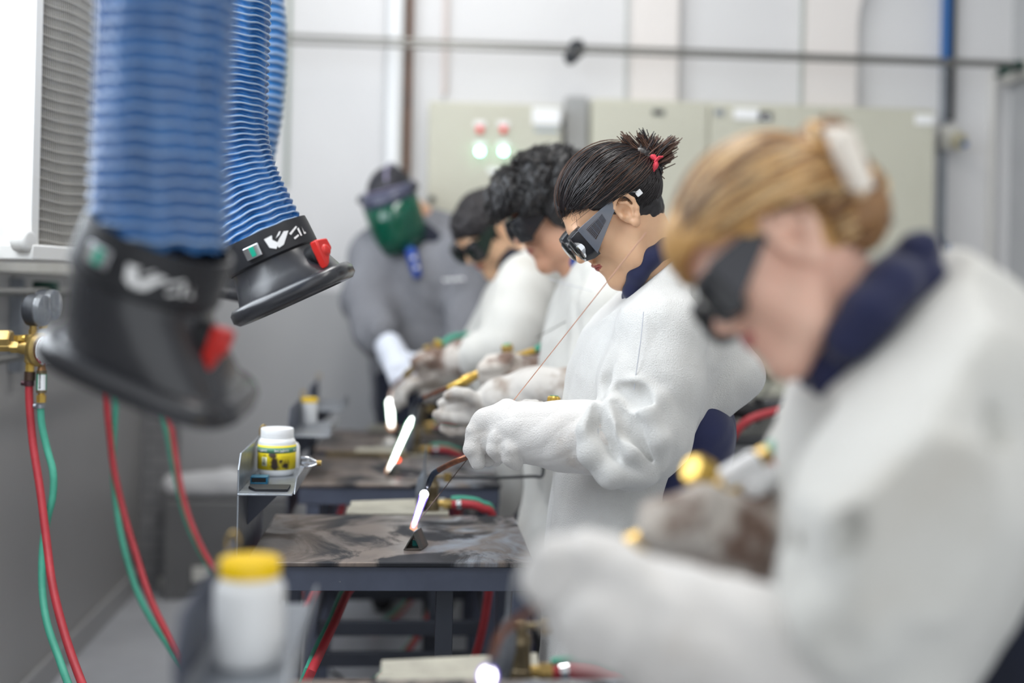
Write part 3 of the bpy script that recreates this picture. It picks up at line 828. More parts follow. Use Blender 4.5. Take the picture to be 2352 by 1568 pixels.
for a0 in (-1.18, -.02, 1.08):
    text_mesh('BAC', .0058, M_['whitel'], 'lettering', tj, on_jar(a0, jh * .533), bold=.0001)
    text_mesh('H', .0088, M_['whitel'], 'lettering', tj, on_jar(a0 + .30, jh * .515), bold=.0002)
    text_mesh('ERTZ', .0058, M_['whitel'], 'lettering', tj, on_jar(a0 + .45, jh * .533), bold=.0001)
text_mesh('BF5-', .005, M_['darkgrey'], 'lettering', tj, on_jar(-.62, jh * .43))
for k in range(3):
    arc_band(jc, jr + .0016, jh * (.25 + .0), jh * .40, -.66 + .06 * k, -.64 + .06 * k, M_['darkgrey'], 'print_line', tj, 2)
for k in range(5):
    arc_band(jc, jr + .0013, jh * (.42 - .035 * k), jh * (.425 - .035 * k), .35, .85, mat('olive_print', 'A8961E', .6), 'print_line', tj, 8)

jar((-.176, 1.345, .8430), .038, .112, 'paste_jar', 'blurred white jar with a bright yellow lid in the foreground', M_['yellow'], .86)
c = atZ(717, 992, .8425 + .0); 
t = thing('slim_bottle', 'slim white bottle with a yellow rim far behind the scorched label jar', 'bottle', (-.318, 3.70, .8425))
c = Vector((-.318, 3.70, .8425))
MB().lathe([(0, 0), (.020, 0), (.024, .01), (.024, .072), (.0, .074)], c).build('bottle_body', M_['whitep'], t)
MB().lathe([(.0245, .0665), (.0245, .079), (.0, .080)], c).build('lid', M_['yellow'], t)
t = thing('slim_bottle', 'small white tube standing right behind the jar with the scorched label', 'bottle', (-.272, 2.79, .8425))
MB().lathe([(0, 0), (.012, 0), (.0125, .004), (.0125, .05), (.008, .058), (0, .059)], (-.272, 2.79, .8425)).build('bottle_body', M_['whitep'], t)

# small things on the bracket shelf
sx = -.352
t = thing('lighter', 'small blue lighter lying in front of the scorched jar', 'lighter', (sx + .03, 2.55, .8425))
MB().box((sx + .014, 2.555, .8427), (sx + .05, 2.585, .8465)).box((sx + .014, 2.555, .8555), (sx + .05, 2.585, .8585)).box((sx + .046, 2.555, .8465), (sx + .05, 2.585, .8555)).box((sx + .014, 2.555, .8465), (sx + .0165, 2.585, .8555)) \
    .build('case', mat('petrol_blue_plastic', '17617F', .3), t, .001)
MB().box((sx + .017, 2.558, .8468), (sx + .0455, 2.583, .8553)).build('insert', M_['black'], t)
tag(MB().prism([(sx + .018, 2.505, .8427), (sx + .035, 2.47, .8427), (sx + .10, 2.47, .8427), (sx + .10, 2.53, .8427), (sx + .018, 2.53, .8427)], (0, 0, .0045)).build('steel_offcut', M_['black'], None, .0006), 'flat black steel offcut lying at the front of the grey bracket', 'offcut')
t = thing('spark_lighter', 'chrome spark lighter hooked on the bracket right of the scorched jar', 'lighter', (sx + .118, 2.66, .866))
q = Vector((sx + .118, 2.655, .874))
MB().tube(spline([q + Vector((-.01, 0, .012)), q + Vector((.008, 0, .010)), q + Vector((.026, 0, 0)), q + Vector((.008, 0, -.008)), q + Vector((-.012, 0, -.008))], 6), .0025, 10).tube([q + Vector((-.008, 0, 0)), q + Vector((.02, 0, 0))], .003, 10).build('striker_wire', M_['chrome'], t)
MB().cyl(q + Vector((.024, 0, 0)), q + Vector((.034, 0, 0)), .006).build('flint_cup', M_['brass'], t)

# ------------------------------------------------------------------ gas economisers behind the tables
def economiser(dx, dy, label, dz=0):
    X, Y, Z = .045 + dx, 2.955 + dy, .722 + dz
    t = thing('gas_economiser', label, 'valve', (X, Y, Z), 'gas economisers behind the tables')
    MB().box((X - .205, Y - .04, Z - .012), (X + .04, Y + .045, Z - .002)).prism([(X - .2, Y + .045, Z - .006), (X + .035, Y + .045, Z - .006), (X + .035, Y + .10, Z + .012), (X - .2, Y + .09, Z + .004)], (0, 0, -.004)).build('base_plate', M_['dusty'], t, .002)
    MB().lathe([(.018, -.001), (.018, .018), (.0155, .02), (.0155, .052), (.017, .054), (.017, .058), (.0155, .06), (.0155, .068), (0, .069)], (X, Y, Z)).build('valve_body', M_['bronze'], t)
    MB().box((X - .03, Y - .012, Z - .001), (X - .014, Y + .012, Z + .034)).build('side_block', M_['darkgrey'], t, .003)
    top = Vector((X, Y, Z + .074))
    MB().lathe([(.010, -.0055), (.010, .010), (.006, .012), (0, .012)], top).bar(top + Vector((-.018, 0, .004)), top + Vector((.047, 0, .007)), .012, .008).build('lever_arm', M_['bronze'], t, .0015)
    MB().tube([top + Vector((.036, 0, -.006)), top + Vector((.036, 0, .014))], .009, 8).build('clamp_screw', M_['brass'], t)
    rod = spline([top + Vector((.038, 0, .004)), top + Vector((.12, 0, .003)), top + Vector((.20, 0, .006)), top + Vector((.245, 0, .0085)), top + Vector((.262, 0, .007)), top + Vector((.268, 0, .016)), top + Vector((.268, 0, .045))], 6)
    MB().tube(rod, .0038, 10).build('hook_rod', M_['darkgrey'], t)
    # pilot shield: a narrow leaf shaped steel plate ending in a thin pin
    w = [(-.0, .0), (.012, .0), (.021, .05), (.022, .075), (.012, .098), (.007, .135), (.004, .15)]
    rings = []
    for z, hw in ((.0, .004), (.02, .012), (.05, .016), (.075, .0145), (.09, .008), (.10, .003), (.135, .0028), (.158, .0008)):
        cx = X - .030 + .012 * math.sin(z * 9); cz = Z + z; d = .0012; cc = .006 * math.cos(z * 14)
        rings.append([(cx - hw, Y - .02 - cc, cz), (cx, Y - .026 - cc, cz), (cx + hw, Y - .02 - cc, cz), (cx + hw, Y - .018 - cc, cz), (cx, Y - .023 - cc, cz), (cx - hw, Y - .018 - cc, cz)])
    MB().loft([[Vector(p) for p in r_] for r_ in rings]).build('pilot_shield', M_['zinc'], t)
    MB().cyl((X + .012, Y, Z + .014), (X + .028, Y, Z + .014), .009).cyl((X + .028, Y, Z + .014), (X + .046, Y, Z + .014), .0125, seg=6).build('hose_nut', M_['brass'], t)
    h = spline([(X + .046, Y, Z + .012), (X + .075, Y, Z + .014), (X + .12, Y, Z + .004), (X + .15, Y + .01, Z - .04), (X + .13, Y + .03, Z - .30), (X + .05, Y + .05, Z - .55), (X - .05, Y + .02, Z - .69), (X - .16, Y - .25, Z - .71)], 8)
    MB().tube(h, .0105, 12).build('red_hose', M_['redhose'], t)
    MB().tube([p + Vector((0, .006, .013)) for p in h], .0065, 10).build('green_hose', M_['greenhose'], t)
    MB().tube([(X + .058, Y, Z + .012), (X + .070, Y, Z + .0135)], .0125, 14).build('hose_clamp', M_['chrome'], t)
economiser(0, 0, 'gas economiser valve with black hook rod behind the sharply focused table')
economiser(-.04, 1.02, 'gas economiser valve between the second and the farthest table')
economiser(-.02, 1.73, 'farthest gas economiser valve, in front of the person with the green visor')
economiser(.112, -1.215, 'blurred gas economiser valve at the bottom edge under the nearest gloves', -.028)

# ------------------------------------------------------------------ gas supply on the left wall
RXX = -.84
t = thing('supply_pipes', None, None, (WX + .06, 3, 1.1)); tag(t, 'upper of the two grey gas pipes clamped along the left wall', 'pipe')
COL.objects.unlink(t); bpy.data.objects.remove(t)
for k, z in enumerate((1.225, 1.052)):
    t = thing('gas_pipe', ('upper' if k == 0 else 'lower') + ' of the two grey gas pipes clamped along the left wall', 'pipe', (WX + .07, 3, z))
    MB().tube([(WX + .075, -.5, z), (WX + .075, BY - .12, z)], .0105, 12).build('pipe', M_['steel'], t)
    for y in (3.60, 4.55, 1.8): MB().box((WX + .03, y - .02, z - .022), (WX + .095, y + .02, z + .03)).build('pipe_clamp', M_['darkgreen'], t, .004)
for y in (3.50, 4.45):
    tag(MB().box((WX, y - .02, 1.0), (WX + .03, y + .02, 1.262)).box((WX + .03, y - .02, 1.0), (WX + .034, y - .012, 1.262)).build('mounting_channel', M_['zinc'], None, .002),
        ('galvanised mounting channel behind the brass regulator' if y < 4 else 'galvanised mounting channel near the left back corner'), 'channel')

def regulator(D, x0, y0, label, full=True):
    K = D / F
    def q(px, py, dy=0.0): return at(x0 + (px - 75), y0 + (py - 800), D + dy)
    t = thing('gas_regulator', label, 'regulator', q(75, 800), 'gas regulators on the left wall')
    m = MB()
    m.lathe([(.021, 0), (.021, .05), (.017, .055)], q(-30, 778), q(28, 778) - q(-30, 778), 6) if full else None
    m.tube([q(-30, 795), q(27, 795)], .013, 6)
    m.tube([q(27, 797), q(45, 797)], .014, 6).tube([q(45, 798), q(82, 800)], [.013, .019], 16)
    m.tube([q(70, 768), q(70, 832)], .0125, 14)
    m.lathe([(.02, 0), (.031, .004), (.037, .012), (.037, .020), (.030, .026)], q(78, 803), q(100, 803, -.01) - q(78, 803), 32)
    m.build('body', M_['brass'], t)
    m = MB()
    m.tube([q(38, 778), q(68, 776)], .008, 10).tube([q(45, 770), q(45, 782)], .012, 6).build('relief_valve', M_['brassy'], t)
    MB().lathe([(.0305, 0), (.0305, .003), (.028, .004)], q(101, 805, -.012), (1, -.3, 0), 28).build('warning_ring', mat('red_white_ring', 'C8283A', .5, var='F0F0F0', vscale=55, vamt=1, lo=.5, hi=.52), t)
    MB().lathe([(.027, .003), (.026, .02), (.018, .048), (.017, .06), (0, .061)], q(101, 805, -.012), (1, -.3, -.05), 28).build('bonnet', M_['whitep'], t)
    MB().lathe([(.008, .058), (.008, .075), (.006, .078), (.006, .09), (0, .091)], q(101, 805, -.012), (1, -.3, -.05)).build('adjusting_screw', M_['bronze'], t)
    def gauge(px, py, dy):
        g = MB().tube([q(px, py + 55, dy), q(px, py + 34, dy)], .0075, 8).tube([q(px, py + 55, dy), q(px, py + 44, dy)], .0095, 6).build('gauge_stem', M_['brass'], t)
        a = q(px - 13, py, dy)
        MB().lathe([(.028, 0), (.0335, .004), (.0345, .008), (.0345, .026), (.033, .028), (.0, .0285)], a, (1, -.16, 0), 36).build('gauge_case', M_['darkgrey'], t)
        MB().lathe([(.031, .0286), (.031, .0292), (0, .0292)], a, (1, -.16, 0), 36).build('dial', M_['zinc'], t)
        MB().lathe([(.0345, .0262), (.035, .030), (.034, .040), (.031, .0425), (.0, .044)], a, (1, -.16, 0), 36).build('gauge_glass', mat('clear_plastic', 'F4F7FA', .05, trans=.9), t)
    gauge(76, 712, 0)
    gauge(100, 700, .05)
    MB().tube([q(69, 832), q(69, 840)], .009, 6).tube([q(69, 838), q(69, 853)], .0095, 6).build('outlet_nut', M_['brassy'], t)
    MB().tube([q(69, 853), q(68, 873)], .0115, 14).build('outlet_sleeve', mat('dark_bronze', '4F3D33', .45, .5), t)
    MB().tube([q(67, 874), q(67, 886)], .0105, 14).cyl(q(50, 879), q(60, 880), .006).build('hose_clamp', mat('dark_maroon_metal', '4A2E34', .4, .4), t)
    MB().tube([q(97, 836), q(96, 856)], [.007, .011], 10).build('outlet_elbow', mat('copper_fitting', 'A57A50', .4, .7), t)
    MB().tube([q(96, 850), q(96, 858)], .011, 14).build('arrestor_end', M_['bronze'], t); MB().tube([q(95, 895), q(95, 902)], .011, 14).build('arrestor_end', M_['bronze'], t)
    ar = MB().tube([q(96, 858), q(95, 895)], .0108, 20).build('flashback_arrestor', mat('green_enamel', '2E8C68', .35), t)
    A = q(96, 876); fr = CAMP - A; fr.z = 0; fr.normalize(); sd = Vector((0, 0, 1)).cross(fr)
    def placeA(x, y):   # text running down the barrel
        a = (y) / .0112
        return A + Vector((0, 0, -x + .017)) + (fr * math.cos(a) + sd * math.sin(a)) * .0118
    b = MB(); vs = []; 
    for k in range(9):
        a = -.75 + 1.5 * k / 8
        for z in (-.018, .016): vs.append(A + Vector((0, 0, z)) + (fr * math.cos(a) + sd * math.sin(a)) * .0112)
    b._add(vs, [(2*k, 2*k+2, 2*k+3, 2*k+1) for k in range(8)]); b.build('arrestor_label', M_['whitel'], t)
    text_mesh('REGULADOR', .0056, M_['black'], 'lettering', t, lambda x, y: placeA(x * .98, y - .006), bold=.0002)
    text_mesh('... ... .....', .004, M_['darkgrey'], 'lettering', t, lambda x, y: placeA(x * 1.2, y + .004))
    MB().tube([q(95, 902), q(95, 908)], .007, 10).tube([q(95, 907), q(95, 924)], .0105, 6).build('outlet_nut', M_['brassy'], t)
    MB().tube([q(93, 928), q(93, 937)], .0105, 14).cyl(q(78, 932), q(86, 933), .006).build('hose_clamp', M_['zinc'], t)
    return q
q = regulator(2.66, 75, 800, 'brass gas regulator with two round gauges at the left edge')
def hose(name, pts, r, m, label, group=None):
    o = MB().tube(spline(pts, 8), r, 14).build(name, m); return tag(o, label, 'hose', group)
GH = 'gas hoses hanging from the left wall'
hose('gas_hose', [at(67, 878, 2.66), at(68, 930, 2.66), at(76, 1020, 2.65), at(93, 1130, 2.62), at(108, 1250, 2.58), at(122, 1350, 2.53), at(150, 1460, 2.48), at(188, 1568, 2.42), at(240, 1690, 2.3), atZ(420, 1900, .012)], .0085, M_['redhose'], 'red gas hose nearest the left edge, hanging from the gauged regulator', GH)
hose('gas_hose', [at(93, 930, 2.66), at(96, 975, 2.66), at(108, 1030, 2.66), at(122, 1085, 2.65), at(121, 1140, 2.645), at(109, 1190, 2.64), at(98, 1260, 2.63), at(97, 1350, 2.60), at(108, 1430, 2.56), at(135, 1510, 2.52), at(165, 1590, 2.46), at(225, 1720, 2.36), atZ(410, 1920, .012)], .0078, M_['greenhose'], 'green gas hose twisting around the red one nearest the left edge', GH)
def fitting(px, py, D, redcap, label):
    t = thing('hose_fitting', label, 'fitting', at(px, py, D), 'hose fittings under the foreground hood')
    u = lambda a, b: at(px + a, py + b, D)
    if redcap:
        MB().tube([u(0, -25), u(0, -14)], .012, 14).build('white_collar', M_['whitep'], t)
        MB().tube([u(0, -14), u(-1, -4)], .013, 14).build('red_collar', mat('coral_band', 'E2564A', .4), t)
        MB().tube([u(-1, -4), u(-2, 6)], .010, 8).tube([u(-2, 5), u(-3, 14)], .0105, 8).tube([u(-4, 17), u(-4, 27)], .0095, 14).build('brass_barb', M_['bronze'], t)
    else:
        MB().tube([u(0, -28), u(0, -14)], .011, 12).build('green_collar', M_['green'], t)
        MB().tube([u(0, -14), u(0, 6)], .0095, 8).build('brass_nut', M_['brassy'], t)
        MB().tube([u(0, 8), u(0, 16)], .0105, 14).cyl(u(8, 12), u(13, 12), .005).build('hose_clamp', M_['darkgrey'], t)
    b = atX(px - 15, py - 60, WX + .08)
    MB().tube([u(0, -26), u(0, -45), Vector((RXX - .16, u(0, -60).y, u(0, -60).z)), Vector((WX + .08, u(0, -60).y, 1.06))], .007, 10).build('feed_pipe', M_['steel'], t)
fitting(248, 862, 3.25, True, 'white and coral fitting above the middle red hose')
fitting(268, 858, 3.28, False, 'green and brass fitting above the middle green hose')
hose('gas_hose', [at(245, 880, 3.25), at(245, 930, 3.25), at(252, 1000, 3.24), at(262, 1080, 3.22), at(285, 1180, 3.18), at(315, 1280, 3.12), at(350, 1385, 3.05), at(405, 1490, 2.95), at(480, 1590, 2.85), atZ(600, 1680, .012)], .0085, M_['redhose'], 'middle red gas hose on the left wall, second pair from the left', GH)
hose('gas_hose', [at(268, 868, 3.28), at(266, 930, 3.28), at(261, 1010, 3.27), at(260, 1080, 3.26), at(268, 1170, 3.24), at(285, 1260, 3.19), at(320, 1370, 3.12), at(375, 1465, 3.03), at(450, 1560, 2.93), atZ(580, 1660, .012)], .0078, M_['greenhose'], 'middle green gas hose on the left wall, second pair from the left', GH)
hose('gas_hose', [at(374, 780, 3.85), at(379, 870, 3.84), at(389, 950, 3.82), at(402, 1040, 3.78), at(420, 1140, 3.72), at(446, 1220, 3.65), at(488, 1300, 3.56), at(560, 1380, 3.45), atZ(640, 1470, .012)], .0085, M_['redhose'], 'right red gas hose on the left wall, hanging above the white bundle', GH)
hose('gas_hose', [at(374, 780, 3.9), at(371, 880, 3.88), at(372, 940, 3.86), at(386, 1010, 3.83), at(404, 1100, 3.77), at(430, 1200, 3.69), at(480, 1300, 3.6), at(550, 1390, 3.48), atZ(630, 1480, .012)], .0078, M_['greenhose'], 'right green gas hose on the left wall, behind the right red one', GH)
GU = 'gas hoses under the tables'
hose('gas_hose', [at(905, 1300, 2.83), at(848, 1330, 2.8), at(806, 1350, 2.75), at(768, 1430, 2.6), at(735, 1500, 2.48), at(700, 1575, 2.36), atZ(600, 1800, .012)], .0095, M_['redhose'], 'red gas hose slanting down under the sharply focused table, beside a green one', GU)
hose('gas_hose', [at(905, 1290, 2.86), at(835, 1320, 2.83), at(791, 1350, 2.78), at(757, 1425, 2.64), at(722, 1495, 2.52), at(690, 1572, 2.38), atZ(590, 1805, .012)], .0055, M_['greenhose'], 'green gas hose slanting down under the sharply focused table, beside a red one', GU)
hose('gas_hose', [at(800, 1240, 3.3), at(760, 1290, 3.3), at(727, 1355, 3.28), at(700, 1405, 3.26), at(672, 1460, 3.2), atZ(640, 1590, .012)], .0095, M_['redhose'], 'shorter red gas hose near the left leg under the sharply focused table', GU)
hose('gas_hose', [at(860, 1060, 3.9), at(800, 1140, 3.95), at(780, 1190, 3.95), at(760, 1230, 3.9), at(730, 1300, 3.85), atZ(680, 1390, .012)], .0105, M_['redhose'], 'right red gas hose crossing behind the second table legs', GU)
hose('gas_hose', [at(800, 1070, 3.95), at(765, 1140, 4.0), at(748, 1190, 4.0), at(730, 1250, 3.95), atZ(700, 1350, .012)], .0105, M_['redhose'], 'left red gas hose crossing behind the second table legs', GU)
hose('gas_hose', [at(1180, 1260, 3.2), at(1189, 1345, 3.2), at(1192, 1400, 3.2), atZ(1185, 1560, .012)], .0085, M_['redhose'], 'short red gas hose beside the right leg of the sharply focused table', GU)
tag(MB().tube([atZ(760, 1538, .006), atZ(800, 1570, .006)], .005, 8).build('welding_rod', M_['darkgrey']), 'thin dark rod lying on the floor under the sharply focused table', 'rod')

# ------------------------------------------------------------------ welding machine and cables at the right
wa = at(1665, 985, 3.55); wb = at(2010, 985, 3.55)
t = thing('welding_machine', 'black and grey welding machine on the floor behind the women', 'machine', ((wa.x + wb.x) / 2, 3.75, 0))
zt = wa.z
MB().box((wa.x, 3.5, .12), (wb.x, 4.1, zt - .02)).build('machine_case', M_['darkgrey'], t, .015)
MB().box((wa.x - .004, 3.485, zt - .17), (wb.x, 3.4995, zt - .05)).build('control_panel', mat('grey_control_panel', '7F8084', .5, var='66676B', vscale=12, vamt=.8), t, .004)
for k in range(12):
    z = zt - .26 - .028 * k
    MB().box((wa.x + .02, 3.49, z), (wb.x - .02, 3.4995, z + .012)).build('vent_slat', mat('slate_slat', '3A3B42', .5), t, .001)
MB().tube(spline([(wa.x + .01, 3.55, zt - .03), (wa.x + .04, 3.55, zt + .045), (wa.x + .14, 3.55, zt + .065), (wb.x - .1, 3.55, zt + .065), (wb.x - .02, 3.55, zt - .03)], 6), .022, 12, flat=.8).build('carry_handle', mat('charcoal_handle', '3A3B3F', .45), t)
for k in range(4):
    r = .10 + .012 * k
    MB().tube([(wa.x + .06 + r * .55 * math.cos(a), 3.455 - .008 * k, zt - .22 + r * 1.2 * math.sin(a)) for a in np.linspace(0, 2 * PI, 28)[:-1]], .0055, 8, closed=True).build('cable_loop', M_['black'], t)
MB().tube(spline([(wa.x - .02, 3.5, zt - .1), (wa.x + .05, 3.47, zt + .02), (wa.x + .16, 3.47, zt + .06)], 6), .012, 8).build('red_cable', M_['redhose'], t)
for sx_ in (.05, .35):
    for yy in (3.55, 4.02):
        MB().cyl((wa.x + sx_, yy, .06), (wa.x + sx_ + .04, yy, .06), .06).build('wheel', M_['black'], t)
tag(MB().tube(spline([atY(1822, 760, 5.0), atY(1800, 830, 5.0), atY(1765, 885, 4.6), at(1737, 930, 3.9), at(1732, 955, 3.7)], 8), .008, 8).build('hanging_cable', mat('grey_cable', '63665F', .5)), 'grey cable hanging from the long cabinet down to the welding machine', 'cable')
t = thing('cable_pair', 'pair of grey cables rising from the welding machine towards the long cabinet', 'cable', at(1810, 940, 3.7))
for k in range(2):
    MB().tube(spline([at(1800 + 14 * k, 975, 3.68), at(1830 + 14 * k, 925, 3.9), at(1862 + 14 * k, 890, 4.3), at(1880 + 14 * k, 850, 4.9)], 6), .006, 8).build('cable', mat('grey_cable', '63665F', .5), t)
tag(MB().tube([at(1812 + 46 * math.cos(a), 862 + 32 * math.sin(a) + 8 * math.cos(a), 4.0) for a in np.linspace(0, 2 * PI, 40)[:-1]], .0022, 6, closed=True).build('wire_coil', mat('pale_wire', 'A9A98F', .5)), 'thin pale wire coil hanging in front of the long cabinet', 'wire')
t = thing('cable_clamp', 'dark clamp and plugs on top of the welding machine', 'clamp', at(1740, 940, 3.62))
p = at(1742, 938, 3.6)
MB().tube([p + Vector((-.09, 0, -.0)), p + Vector((-.03, 0, -.01)), p + Vector((.03, 0, .0))], [.022, .026, .012], 10).tube([p + Vector((-.01, 0, -.04)), p + Vector((.0, 0, .03))], .014, 10).build('clamp_body', M_['black'], t)
MB().tube([p + Vector((-.03, 0, -.06)), p + Vector((-.02, 0, .02))], .008, 8).build('clamp_bolt', M_['steel'], t)

# ------------------------------------------------------------------ fume extraction arms
def fabric():
    m = mat('blue_vinyl_hose', '2873B6', 0.3, spec=0.7, var='1E5796', vscale=9, vamt=.7, bump=.25, bscale=45, stretch=(1, 1, 2.5))
    return m
M_['hose'] = fabric()
M_['hosewire'] = mat('highlit_ridge_wire', '9FB3CC', 0.35, spec=.6)  # light wire ridges, with highlights from above painted into their pale tone
def duct(path, R, pitch, par, amp=.007, crinkle=.002, seed=1):
    pts = spline(path, 24); P = [pts[0]]; ls = [0]
    for a, b in zip(pts, pts[1:]): ls.append(ls[-1] + (b - a).length)
    tot = ls[-1]; st = pitch / 8; n = int(tot / st); 
    def pos(s):
        k = np.searchsorted(ls, s) ; k = min(max(k, 1), len(pts) - 1)
        return pts[k-1].lerp(pts[k], (s - ls[k-1]) / max(ls[k] - ls[k-1], 1e-9))
    seg = 72; r2 = np.random.default_rng(seed); vs = []; fs = []; mi = []; x = None
    ph = r2.uniform(0, 6.28, 12)
    C = [pos(i * st) for i in range(n)]
    for i in range(n):
        t = (C[min(i+1, n-1)] - C[max(i-1, 0)]).normalized()
        if x is None: x = frame_of(t)[0]
        x = (x - t * x.dot(t)).normalized(); y = t.cross(x)
        f = (i % 8) / 8.0; ring = i // 8
        prof = 0.5 + 0.5 * math.cos(2 * PI * f)           # 1 on the wire, 0 in the valley
        prof = prof ** 1.6
        for k in range(seg):
            a = 2 * PI * k / seg
            w9 = math.sin(11 * a + ph[0] + ring * .12) ; w5 = math.sin(6 * a + ph[1] - ring * .21)
            cr = w9 * .8 + .6 * w5 + .5 * math.sin(17 * a + ring * 1.3 + ph[2])
            r = R - amp * (1 - prof) + crinkle * cr * (1 - prof) + crinkle * .25 * w9 * prof
            sag = pitch * (crinkle / .003) * (.22 * w9 + .16 * w5) * (1 - .75 * prof) + pitch * .06 * math.sin(2 * a + ring * .3)
            vs.append(C[i] + x * (math.cos(a) * r) + y * (math.sin(a) * r) + t * sag)
        if i < n - 1:
            for k in range(seg):
                l = (k + 1) % seg
                fs.append((i*seg+k, i*seg+l, (i+1)*seg+l, (i+1)*seg+k)); mi.append(1 if (i % 8) in (7, 0) else 0)
    b = MB(); b.v = [tuple(v) for v in vs]; b.f = fs; b.mi = mi
    return b.build('flexible_hose', [M_['hose'], M_['hosewire']], par, ang=180)

def hood(top, axis, side, R, secs, par, knob_ang, cuff_text, belt=.05):
    """axis: direction the mouth points; side: long direction of the mouth"""
    d = Vector(axis).normalized(); s = Vector(side); s = (s - d * s.dot(d)).normalized(); w = d.cross(s)
    WS = 1 if w.y < 0 else -1     # angle -90 degrees faces the near side
    def P(a, h, ra, rb, off, ex=2.0):
        c, q_ = math.cos(a), -math.sin(a) * WS
        e = 2 / ex
        return Vector(top) + d * h + s * (off + ra * math.copysign(abs(c) ** e, c)) + w * (rb * math.copysign(abs(q_) ** e, q_))
    seg = 96
    def ring(h, ra, rb, off, ex): return [P(2 * PI * k / seg, h, ra, rb, off, ex) for k in range(seg)]
    MB().loft([ring(-.012, R + .001, R + .001, 0, 2), ring(-.012, R + .006, R + .006, 0, 2), ring(.0, R + .007, R + .007, 0, 2), ring(belt, R + .008, R + .008, 0, 2), ring(belt + .004, R + .004, R + .004, 0, 2)], False, False).build('cuff', M_['blackcuff'], par)
    rings = [ring(h, *q_) for h, q_ in secs]
    h0, q0 = secs[-1]
    outer = rings + [ring(h0, q0[0] + .014, q0[1] + .014, q0[2], q0[3]), ring(h0 + .008, q0[0] + .020, q0[1] + .020, q0[2], q0[3]), ring(h0 + .022, q0[0] + .020, q0[1] + .020, q0[2], q0[3]), ring(h0 + .030, q0[0] + .012, q0[1] + .012, q0[2], q0[3]), ring(h0 + .030, q0[0] - .01, q0[1] - .01, q0[2], q0[3]), ring(h0 + .005, q0[0] - .015, q0[1] - .015, q0[2], q0[3])]
    inner = [ring(h, q_[0] - .004, q_[1] - .004, q_[2], q_[3]) for h, q_ in secs[::-1]]
    MB().loft(outer + inner, False, False).build('hood_shell', M_['blackgloss'], par, ang=60)
    # clamp latch, lettering and red damper knob
    def surf(a, h, extra=0.0):
        return P(a, h, R + .0085 + extra, R + .0085 + extra, 0)
    def strip_on(a0, a1, h0_, h1_, th, name, m, n=8):
        rr = []
        for k in range(n + 1):
            a = a0 + (a1 - a0) * k / n
            rr.append([surf(a, h0_, 0), surf(a, h0_, th), surf(a, h1_, th), surf(a, h1_, 0)])
        MB().loft(rr).build(name, m, par, .0008)
    ka, la, ta = knob_ang
    strip_on(la, la + .32, .006, .028, .007, 'latch', M_['chrome'])
    strip_on(la + .13, la + .22, .008, .026, .010, 'latch_window', mat('teal_window', '17A98C', .3), 4)
    def logo(x, y): return surf(ta + x / R, belt * .62 - y, .0012)
    z = MB()
    shapes = [[(0, .016), (.012, .017), (.010, .010), (.016, .002), (.010, -.006), (.002, .0)], [(.012, .0), (.020, .008), (.030, .016), (.037, .014), (.022, -.004), (.014, -.006)],
              [(.015, .010), (.022, .013), (.026, .018), (.023, .018)], [(.036, .009), (.052, .017), (.054, .015), (.038, .006)], [(.040, .0), (.050, .003), (.050, .0), (.041, -.003)],
              [(.052, .012), (.056, .013), (.056, -.001), (.053, -.001)], [(.060, .013), (.063, .013), (.061, .0), (.066, .0), (.066, .003), (.063, .003)]]
    for sh in shapes:
        z._add([logo(x * 1.15, y * 1.1) for x, y in sh], [tuple(range(len(sh)))])
    z.build('lettering', M_['whitel'], par)
    kc = P(ka, belt + .030, R + .02, R + .02, 0); out = (kc - (Vector(top) + d * (belt + .03))).normalized(); tq = d.cross(out)
    Rm = Matrix((tq, out, -d)).transposed()
    MB().lathe([(.02, -.012), (.02, .006), (.016, .01), (0, .01)], kc, out, 20).build('knob_base', M_['black'], par)
    kb = MB()
    poly = [(-.016, .020), (.014, .024), (.016, .004), (.015, -.030), (.006, -.024), (-.006, -.008), (-.018, -.0)]
    kb.prism([kc + out * .008 + tq * x - d * y_ for x, y_ in poly], out * .018)
    kb.lathe([(.012, .008), (.012, .024), (.009, .029), (0, .030)], kc, out, 18)
    kb.build('damper_knob', M_['red'], par, .003)
    return P

t = thing('extraction_arm', 'near blurred blue flexible extraction hose with a black hood pointing down', 'extraction arm', at(365, 560, 1.46))
DN = 1.46
c0 = at(362, 575, DN)
duct([at(392, -330, DN), at(386, -100, DN), at(380, 100, DN), at(372, 300, DN), at(366, 450, DN), at(362, 582, DN)], .083, .0165, t, .011, .003, 3)
ax = (at(285, 790, DN + .02) - at(363, 575, DN)); sd = at(600, 925, DN) - at(105, 735, DN)
hood(at(363, 560, DN), ax, sd, .084, [(.05, (.086, .086, 0, 2)), (.07, (.089, .087, .006, 2.0)), (.105, (.100, .090, .030, 2.3)), (.128, (.106, .090, .044, 3.0)), (.134, (.107, .090, .045, 3.4))], t, (-PI/2 + 1.30, -PI/2 - .50, -PI/2 + .02), 0, .048)
t = thing('extraction_arm', 'far sharper blue flexible extraction hose bending right into a black hood', 'extraction arm', at(600, 560, 2.2))
DF = 2.25
duct([at(532, -420, DF), at(524, -150, DF), at(520, 50, DF), at(516, 200, DF), at(517, 320, DF), at(543, 420, DF), at(590, 520, DF), at(617, 575, DF)], .081, .0125, t, .007, .0024, 5)
ax = at(672, 690, DF + .005) - at(612, 560, DF); sd = at(790, 600, DF) - at(575, 705, DF)
hood(at(608, 552, DF), ax, sd, .080, [(.036, (.082, .082, 0, 2)), (.05, (.085, .084, .003, 2.0)), (.075, (.092, .094, .006, 2.3)), (.092, (.097, .100, .008, 2.7)), (.097, (.098, .101, .008, 2.8))], t, (-PI/2 + .98, -PI/2 - .30, -PI/2 + .16), 0, .036)
t = thing('extraction_arm', 'farthest blue extraction hose, mostly hidden behind the bending one', 'extraction arm', at(560, 200, 3.1))
DG = 3.1
